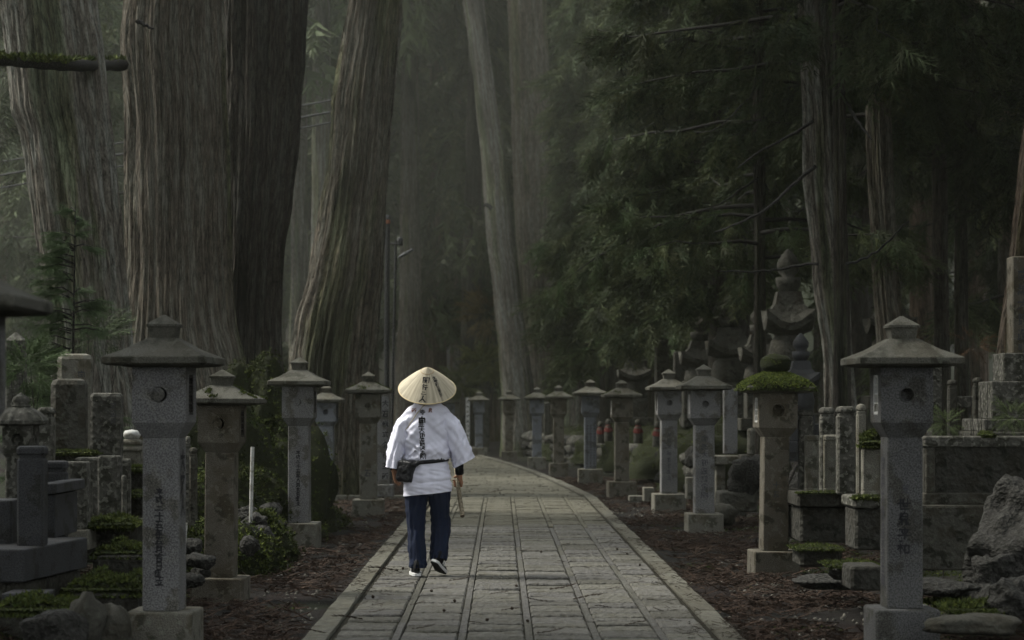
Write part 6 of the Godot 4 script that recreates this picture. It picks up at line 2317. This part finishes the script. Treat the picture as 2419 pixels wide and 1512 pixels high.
func walker_trousers(t: Node3D) -> void:
	var rows := [[0.78, -0.045, 0.105, 0.0], [0.66, -0.058, 0.093, 0.005], [0.56, -0.062, 0.083, 0.01], [0.47, -0.062, 0.074, 0.02], [0.386, -0.060, 0.068, 0.03], [0.28, -0.057, 0.0665, 0.055], [0.20, -0.052, 0.066, 0.075], [0.14, -0.046, 0.066, 0.088], [0.105, -0.044, 0.069, 0.094], [0.072, -0.042, 0.067, 0.098]]
	cloth_sheet(t, "trouser_leg", leg_rings(rows), 0.0095, 5.0, M.denim)
	rows = [[0.78, 0.108, 0.105, 0.0], [0.66, 0.122, 0.092, -0.01], [0.56, 0.132, 0.082, -0.02], [0.47, 0.141, 0.077, -0.03], [0.40, 0.144, 0.074, -0.02], [0.30, 0.139, 0.071, 0.01], [0.22, 0.132, 0.069, 0.04], [0.17, 0.128, 0.068, 0.055, 0.012], [0.135, 0.126, 0.066, 0.068, 0.018]]
	cloth_sheet(t, "trouser_leg", leg_rings(rows), 0.0095, 17.0, M.denim)
	# the seat that joins both legs
	var m := MB.new()
	var pts := PackedVector3Array()
	for j in 12:
		var y := lerpf(0.66, 0.93, j / 11.0)
		var k := minf(1.0, (y - 0.60) / 0.12)
		for i in 40:
			var a := -TAU * i / 40.0
			pts.append(Vector3(0.032 + cos(a) * 0.168 * lerpf(0.75, 1.0, k), y, -sin(a) * 0.115 * lerpf(0.7, 1.0, k)))
	m.sheet(pts, 40, 12, true)
	put("trouser_seat", m.done(), M.denim, t)


func shoe_parts() -> Array:
	var upper := MB.new()
	var sole := MB.new()
	var tread := MB.new()
	# heel at z = 0, toe at z = -0.27
	var half := func(u: float) -> float:
		return lerpf(0.030, 0.034, smoothstep(0.0, 0.12, u)) * (1.0 + 0.40 * smoothstep(0.25, 0.72, u)) * sqrt(clampf((1.0 - u) / 0.22, 0.02, 1.0)) * sqrt(clampf((u + 0.02) / 0.08, 0.1, 1.0))
	var pts := PackedVector3Array()
	var nu := 22
	var nv := 26
	for j in nv:
		var u := float(j) / (nv - 1)
		var w: float = half.call(u)
		var h := 0.022 + (0.075 * (1.0 - smoothstep(0.22, 0.62, u)) + 0.045) * sqrt(clampf((1.0 - u) / 0.16, 0.03, 1.0)) * sqrt(clampf((u + 0.03) / 0.06, 0.3, 1.0))
		for i in nu:
			var a := PI * i / (nu - 1)
			pts.append(Vector3(cos(a) * w * pow(absf(sin(a)), 0.12) * (1.0 if i > 0 and i < nu - 1 else 0.96), 0.016 + (h - 0.016) * pow(sin(a), 0.7), -0.27 * u))
	upper.sheet(pts, nu, nv, false)
	var rim := PackedVector3Array()
	for k in 36:
		var u := float(k % 18) / 17.0
		var w: float = half.call(u if k < 18 else 1.0 - u) * 1.07
		rim.append(Vector3(w if k < 18 else -w, 0, 0.004 - 0.278 * (u if k < 18 else 1.0 - u)))
	var rings := []
	for e in [[0.006, 0.96], [0.010, 1.02], [0.030, 1.0], [0.033, 0.93]]:
		var ring := PackedVector3Array()
		for p in rim:
			var spring := 0.018 * pow(maxf(-p.z - 0.17, 0.0) / 0.11, 2.0)
			ring.append(Vector3(p.x * e[1], e[0] + spring, -0.135 + (p.z + 0.135) * e[1]))
		rings.append(ring)
	sole.loft(rings, true, true)
	rings = []
	for e in [[0.0, 0.92], [0.004, 0.99], [0.011, 0.99]]:
		var ring := PackedVector3Array()
		for p in rim:
			var spring := 0.018 * pow(maxf(-p.z - 0.17, 0.0) / 0.11, 2.0)
			ring.append(Vector3(p.x * e[1], e[0] + spring, -0.135 + (p.z + 0.135) * e[1]))
		rings.append(ring)
	tread.loft(rings, true, true)
	return [upper.done(), sole.done(), tread.done()]


func walker_shoes(t: Node3D) -> void:
	var parts := shoe_parts()
	var places := [Transform3D(Basis(Vector3.UP, 0.10), Vector3(-0.048, 0.0, 0.185)), Transform3D(Basis(Vector3.UP, -0.42) * Basis(Vector3.BACK, -0.25) * Basis(Vector3.RIGHT, -0.50), Vector3(0.088, 0.118, 0.165))]
	for k in 2:
		var o := put("shoe", parts[0], M.shoe, t)
		o.transform = places[k]
		put("sole", parts[1], M.sole, o)
		put("tread", parts[2], M.sole_tread, o)
		# the white letter on the outer side
		var m := MB.new()
		var side := -1.0 if k == 0 else 1.0
		for s in [[0.0, 0.0, 0.0, 1.0], [0.0, 1.0, 0.8, 0.0], [0.8, 0.0, 0.8, 1.0]]:
			var p := Vector3(side * 0.043, 0.038 + s[1] * 0.034, -0.085 - s[0] * 0.042)
			var q := Vector3(side * 0.043, 0.038 + s[3] * 0.034, -0.085 - s[2] * 0.042)
			m.tube(PackedVector3Array([p, q]), PackedFloat32Array([0.0042, 0.0042]), 5)
		for e in [0.25, 0.6]:
			m.tube(PackedVector3Array([Vector3(-0.02, 0.095 - e * 0.02, -0.10 - e * 0.07), Vector3(0.02, 0.095 - e * 0.02, -0.108 - e * 0.07)]), PackedFloat32Array([0.003, 0.003]), 5)
		put("side_letter", m.done(), M.sole, o)


func walker_hat(t: Node3D) -> void:
	var lean := deg_to_rad(32.0)
	var n := Vector3(0.03, cos(lean), sin(lean)).normalized()
	var f := (Vector3(0, -sin(lean), cos(lean)) - n * 0.0).normalized()
	var x := f.cross(n).normalized() * -1.0
	if x.x < 0.0:
		x = -x
	var rim := Vector3(0.030, 1.548, -0.005)
	var R := 0.238
	var H := 0.212
	var apex := rim + n * H
	var L := sqrt(R * R + H * H)
	var sa := R / L
	var ca := H / L
	var cone := func(s: float, phi: float, lift: float) -> Array:
		var rad := f * cos(phi) + x * sin(phi)
		var nn := n * sa + rad * ca
		var bulge := 0.010 * sin(clampf(s / L, 0.0, 1.0) * PI)
		return [apex - n * (s * ca) + rad * (s * sa) + nn * (lift + bulge), nn]
	var m := MB.new()
	var nu := 288
	var pts := PackedVector3Array()
	var cols := PackedColorArray()
	var ss := [0.0, 0.012, 0.03, 0.06, 0.10, 0.14, 0.18, 0.22, 0.26, 0.29, L]
	var strip := []
	for i in nu / 2:
		strip.append(r(0.72, 1.12))
	for s in ss:
		for i in nu:
			var phi := -TAU * i / nu
			var up := 0.0012 if i % 2 == 0 else -0.0006
			var q: Array = cone.call(s, phi, up * clampf(s / 0.05, 0.0, 1.0))
			pts.append(q[0])
			var k: float = strip[i / 2] * (0.9 + 0.2 * noise.get_noise_2d(i * 9.0, s * 900.0)) * (1.0 if i % 2 == 0 else 0.74)
			if i % 26 < 2:
				k *= 0.8
			cols.append(Color(0.60, 0.535, 0.395) * k)
	m.sheet(pts, nu, ss.size(), true, PackedVector2Array(), cols)
	var under := PackedVector3Array()
	var ucols := PackedColorArray()
	for s in ss:
		for i in nu:
			var q: Array = cone.call(s, -TAU * i / nu, -0.006)
			under.append(q[0])
			ucols.append(Color(0.42, 0.33, 0.19))
	m.sheet(under, nu, ss.size(), true, PackedVector2Array(), ucols, true)
	var hat := put("straw_hat", m.done(), M.straw, t)
	m = MB.new()
	m.col = Color(0.60, 0.49, 0.29)
	var path := PackedVector3Array()
	var radii := PackedFloat32Array()
	for k in 97:
		path.append(cone.call(L, TAU * k / 96.0, -0.002)[0])
		radii.append(0.0048)
	m.tube(path, radii, 7, false)
	put("rim", m.done(), M.straw, hat)
	m = MB.new()
	m.col = Color(0.30, 0.22, 0.12)
	path = PackedVector3Array()
	radii = PackedFloat32Array()
	for k in 49:
		path.append(cone.call(0.066, TAU * k / 48.0, 0.001)[0])
		radii.append(0.0026)
	m.tube(path, radii, 6, false)
	put("top_binding", m.done(), M.straw, hat)
	# writing brushed down the slope
	m = MB.new()
	var text := "同行二人"
	for k in 4:
		var s0: float = [0.092, 0.155, 0.208, 0.252][k]
		var size: float = [0.050, 0.046, 0.040, 0.052][k]
		var phi0: float = [-0.10, -0.11, -0.13, -0.15][k]
		write_glyph(m, text[k], func(u, v): return cone.call(s0 + v, phi0 + (u - size * 0.5) / maxf((s0 + v) * sa, 0.02), 0.0035), size, 0.085)
	var small := "大奉所立平日"
	for k in 6:
		var s0 := 0.095 + k * 0.029
		write_glyph(m, small[k], func(u, v): return cone.call(s0 + v, 0.72 - 0.02 * k + (u - 0.014) / maxf((s0 + v) * sa, 0.02), 0.0035), 0.030, 0.085)
	put("brushed_writing", m.done(), M.ink, hat)


func walker_pouch(t: Node3D) -> void:
	var m := MB.new()
	var c := Vector3(-0.142, 0.868, 0.118)
	nets(m, func(p: Vector3) -> float:
		var q := p - c
		q = Basis(Vector3.BACK, 0.12) * q
		q = Basis(Vector3.UP, 0.45) * q
		var d := (q.abs() - Vector3(0.048, 0.068, 0.026)).max(Vector3.ZERO).length() - 0.019
		d = smin(d, cap(p, Vector3(-0.16, 0.925, 0.105), Vector3(0.0, 0.945, 0.137), 0.030, 0.013), 0.03)
		d = smin(d, cap(p, Vector3(-0.145, 0.885, 0.13), Vector3(-0.05, 0.925, 0.143), 0.03, 0.014), 0.03)
		return d + 0.005 * fine.get_noise_3d(p.x * 38.0, p.y * 22.0, p.z * 30.0) + 0.003 * fine.get_noise_3d(p.x * 90.0, p.y * 60.0, p.z * 80.0),
		Vector3(-0.24, 0.76, 0.03), Vector3(0.03, 0.98, 0.20), 0.006)
	var bag := put("waist_pouch", m.done(), M.nylon, t)
	m = MB.new()
	m.tube(PackedVector3Array([Vector3(-0.19, 0.905, 0.128), Vector3(-0.165, 0.912, 0.160), Vector3(-0.12, 0.915, 0.166), Vector3(-0.09, 0.918, 0.160)]), PackedFloat32Array([0.003, 0.003, 0.003, 0.003]), 6)
	put("zipper", m.done(), M.metal_pole, bag)
	m = MB.new()
	m.tube(PackedVector3Array([Vector3(-0.165, 0.80, 0.135), Vector3(-0.160, 0.785, 0.140)]), PackedFloat32Array([0.006, 0.004]), 6)
	put("buckle_tag", m.done(), M.sole, bag)


# ---------------------------------------------------------------- what lies on the ground
func twig_mesh(s: int) -> ArrayMesh:
	var g := RandomNumberGenerator.new()
	g.seed = s
	var m := MB.new()
	var p := Vector3(-0.5, 0, 0)
	for k in 5:
		var q := p + Vector3(0.2, g.randf_range(0.0, 0.05), g.randf_range(-0.09, 0.09))
		spike(m, p, q + (q - p) * 0.25, 0.032)
		for e in 3:
			var b := p.lerp(q, g.randf())
			spike(m, b, b + Vector3(g.randf_range(0.05, 0.22), g.randf_range(0.0, 0.10), g.randf_range(-0.2, 0.2)), 0.016)
		p = q
	return m.done()


func build_litter() -> void:
	M.twig_a = twig_mesh(2)
	M.twig_b = twig_mesh(7)
	var places := [[], []]
	var cols := [PackedColorArray(), PackedColorArray()]
	for k in 24000:
		var z := 9.0 + 34.0 * pow(rng.randf(), 1.5)
		var side := -1.0 if rng.randf() < 0.45 else 1.0
		var d := side * (1.42 + 2.6 * pow(rng.randf(), 1.2))
		var x := mid_x(z) + d
		if noise.get_noise_2d(x * 45.0 + 40.0, z * 45.0) < r(-0.35, 0.12):
			continue
		var i := k % 2
		places[i].append(Transform3D(Basis.from_euler(Vector3(r(-0.25, 0.25), r(0, TAU), r(-0.25, 0.25))).scaled_local(Vector3.ONE * r(0.09, 0.24)), Vector3(x, ground_y(x, z) + r(0.004, 0.022), -z)))
		var c := Color(0.026, 0.0155, 0.010).lerp(Color(0.052, 0.034, 0.023), rng.randf()) * r(0.45, 1.3)
		cols[i].append(c)
	scatter("needle_litter", M.twig_a, M.twig, places[0], cols[0])
	scatter("needle_litter", M.twig_b, M.twig, places[1], cols[1])
	# needles blown onto the edges of the paving
	var edge := []
	var edge_cols := PackedColorArray()
	for k in 2600:
		var z := 10.0 + 22.0 * pow(rng.randf(), 1.4)
		var side := -1.0 if rng.randf() < 0.5 else 1.0
		var d := side * (1.36 - 0.42 * pow(rng.randf(), 2.2))
		if noise.get_noise_2d(d * 120.0, z * 70.0) < -0.02:
			continue
		edge.append(Transform3D(Basis.from_euler(Vector3(r(-0.1, 0.1), r(0, TAU), r(-0.1, 0.1))).scaled_local(Vector3.ONE * r(0.03, 0.09)), Vector3(mid_x(z) + d, 0.044, -z)))
		edge_cols.append(Color(0.026, 0.019, 0.013) * r(0.6, 1.4))
	scatter("needle_litter", M.twig_b, M.twig, edge, edge_cols)
	# grit
	var stones := []
	var tones := PackedColorArray()
	for k in 9000:
		var z := 9.5 + 24.0 * pow(rng.randf(), 1.5)
		var side := -1.0 if rng.randf() < 0.55 else 1.0
		var d := side * (1.40 + 1.9 * rng.randf())
		var x := mid_x(z) + d
		if noise.get_noise_2d(x * 60.0, z * 60.0) < r(-0.1, 0.3):
			continue
		stones.append(Transform3D(Basis.from_euler(Vector3(r(0, 6), r(0, 6), r(0, 6))).scaled_local(Vector3(1, 0.7, 0.8) * r(0.006, 0.02)), Vector3(x, ground_y(x, z) + 0.004, -z)))
		var k2 := r(0.6, 1.5)
		tones.append(Color(k2, k2 * 0.98, k2 * 0.94))
	scatter("gravel", rock(Vector3.ONE * 2.0, 2.2, 0.3, 7, 5), M.pebble, stones, tones)
	# moss tufts over the ground away from the path
	var tufts := []
	var greens := PackedColorArray()
	for k in 80000:
		var z := 9.0 + 26.0 * pow(rng.randf(), 1.4)
		var side := -1.0 if rng.randf() < 0.5 else 1.0
		var d := side * (1.6 + 3.4 * rng.randf())
		var x := mid_x(z) + d
		if moss_share(x, z) < r(0.15, 0.9):
			continue
		tufts.append(facing(Vector3(r(-0.6, 0.6), 1.0, r(-0.6, 0.6)), r(0, 6), r(0.012, 0.030), Vector3(x, ground_y(x, z) - 0.002, -z)))
		greens.append(moss_color() * 0.85)
	scatter("moss_carpet", M.tuft, M.moss, tufts, greens)
	# dark sprigs dropped on the paving, single ones
	var spots := [[905, 1352, 0.24], [1330, 1395, 0.20], [1388, 1418, 0.22], [1268, 1425, 0.15], [1178, 1407, 0.12], [1085, 1375, 0.16], [820, 1468, 0.2], [955, 1388, 0.14], [1040, 1395, 0.1], [860, 1402, 0.12], [1205, 1446, 0.12], [1300, 1500, 0.16], [1425, 1440, 0.12], [985, 1432, 0.1], [1160, 1345, 0.12], [1330, 1332, 0.1], [1118, 1226, 0.12], [1218, 1262, 0.1], [1297, 1250, 0.09], [1240, 1304, 0.1], [1335, 1290, 0.1], [1160, 1302, 0.08], [1450, 1395, 0.1], [1000, 1490, 0.14], [1125, 1478, 0.1], [890, 1450, 0.1], [1500, 1480, 0.14], [1380, 1345, 0.08], [1170, 1165, 0.2], [1246, 1192, 0.12], [740, 1500, 0.16], [1270, 1210, 0.1]]
	for k in spots.size():
		var s: Array = spots[k]
		var z: float = 7000.0 / (s[1] - LEVEL)
		var o := put("cedar_sprig", M.twig_a if k % 2 == 0 else M.twig_b, M.sprig, null, Vector3(gx(s[0], z), 0.043, -z))
		o.rotation = Vector3(0, r(-0.5, 0.5) + (PI if k % 3 == 0 else 0.0), 0)
		o.scale = Vector3.ONE * s[2] * 1.05
		tag(o, "dark sprig of cedar needles fallen on the stone paving", "twig", "cedar sprigs dropped on the paving")
	for k in 14:
		var z := r(13.0, 21.0)
		var o := put("cedar_cone", rock(Vector3(0.024, 0.022, 0.024), 1.0 + k, 0.4, 9, 7), M.sprig, null, Vector3(mid_x(z) + r(-1.1, 1.1), 0.047, -z))
		tag(o, "small dark cedar cone lying on the stone paving", "cone", "cones dropped on the paving")
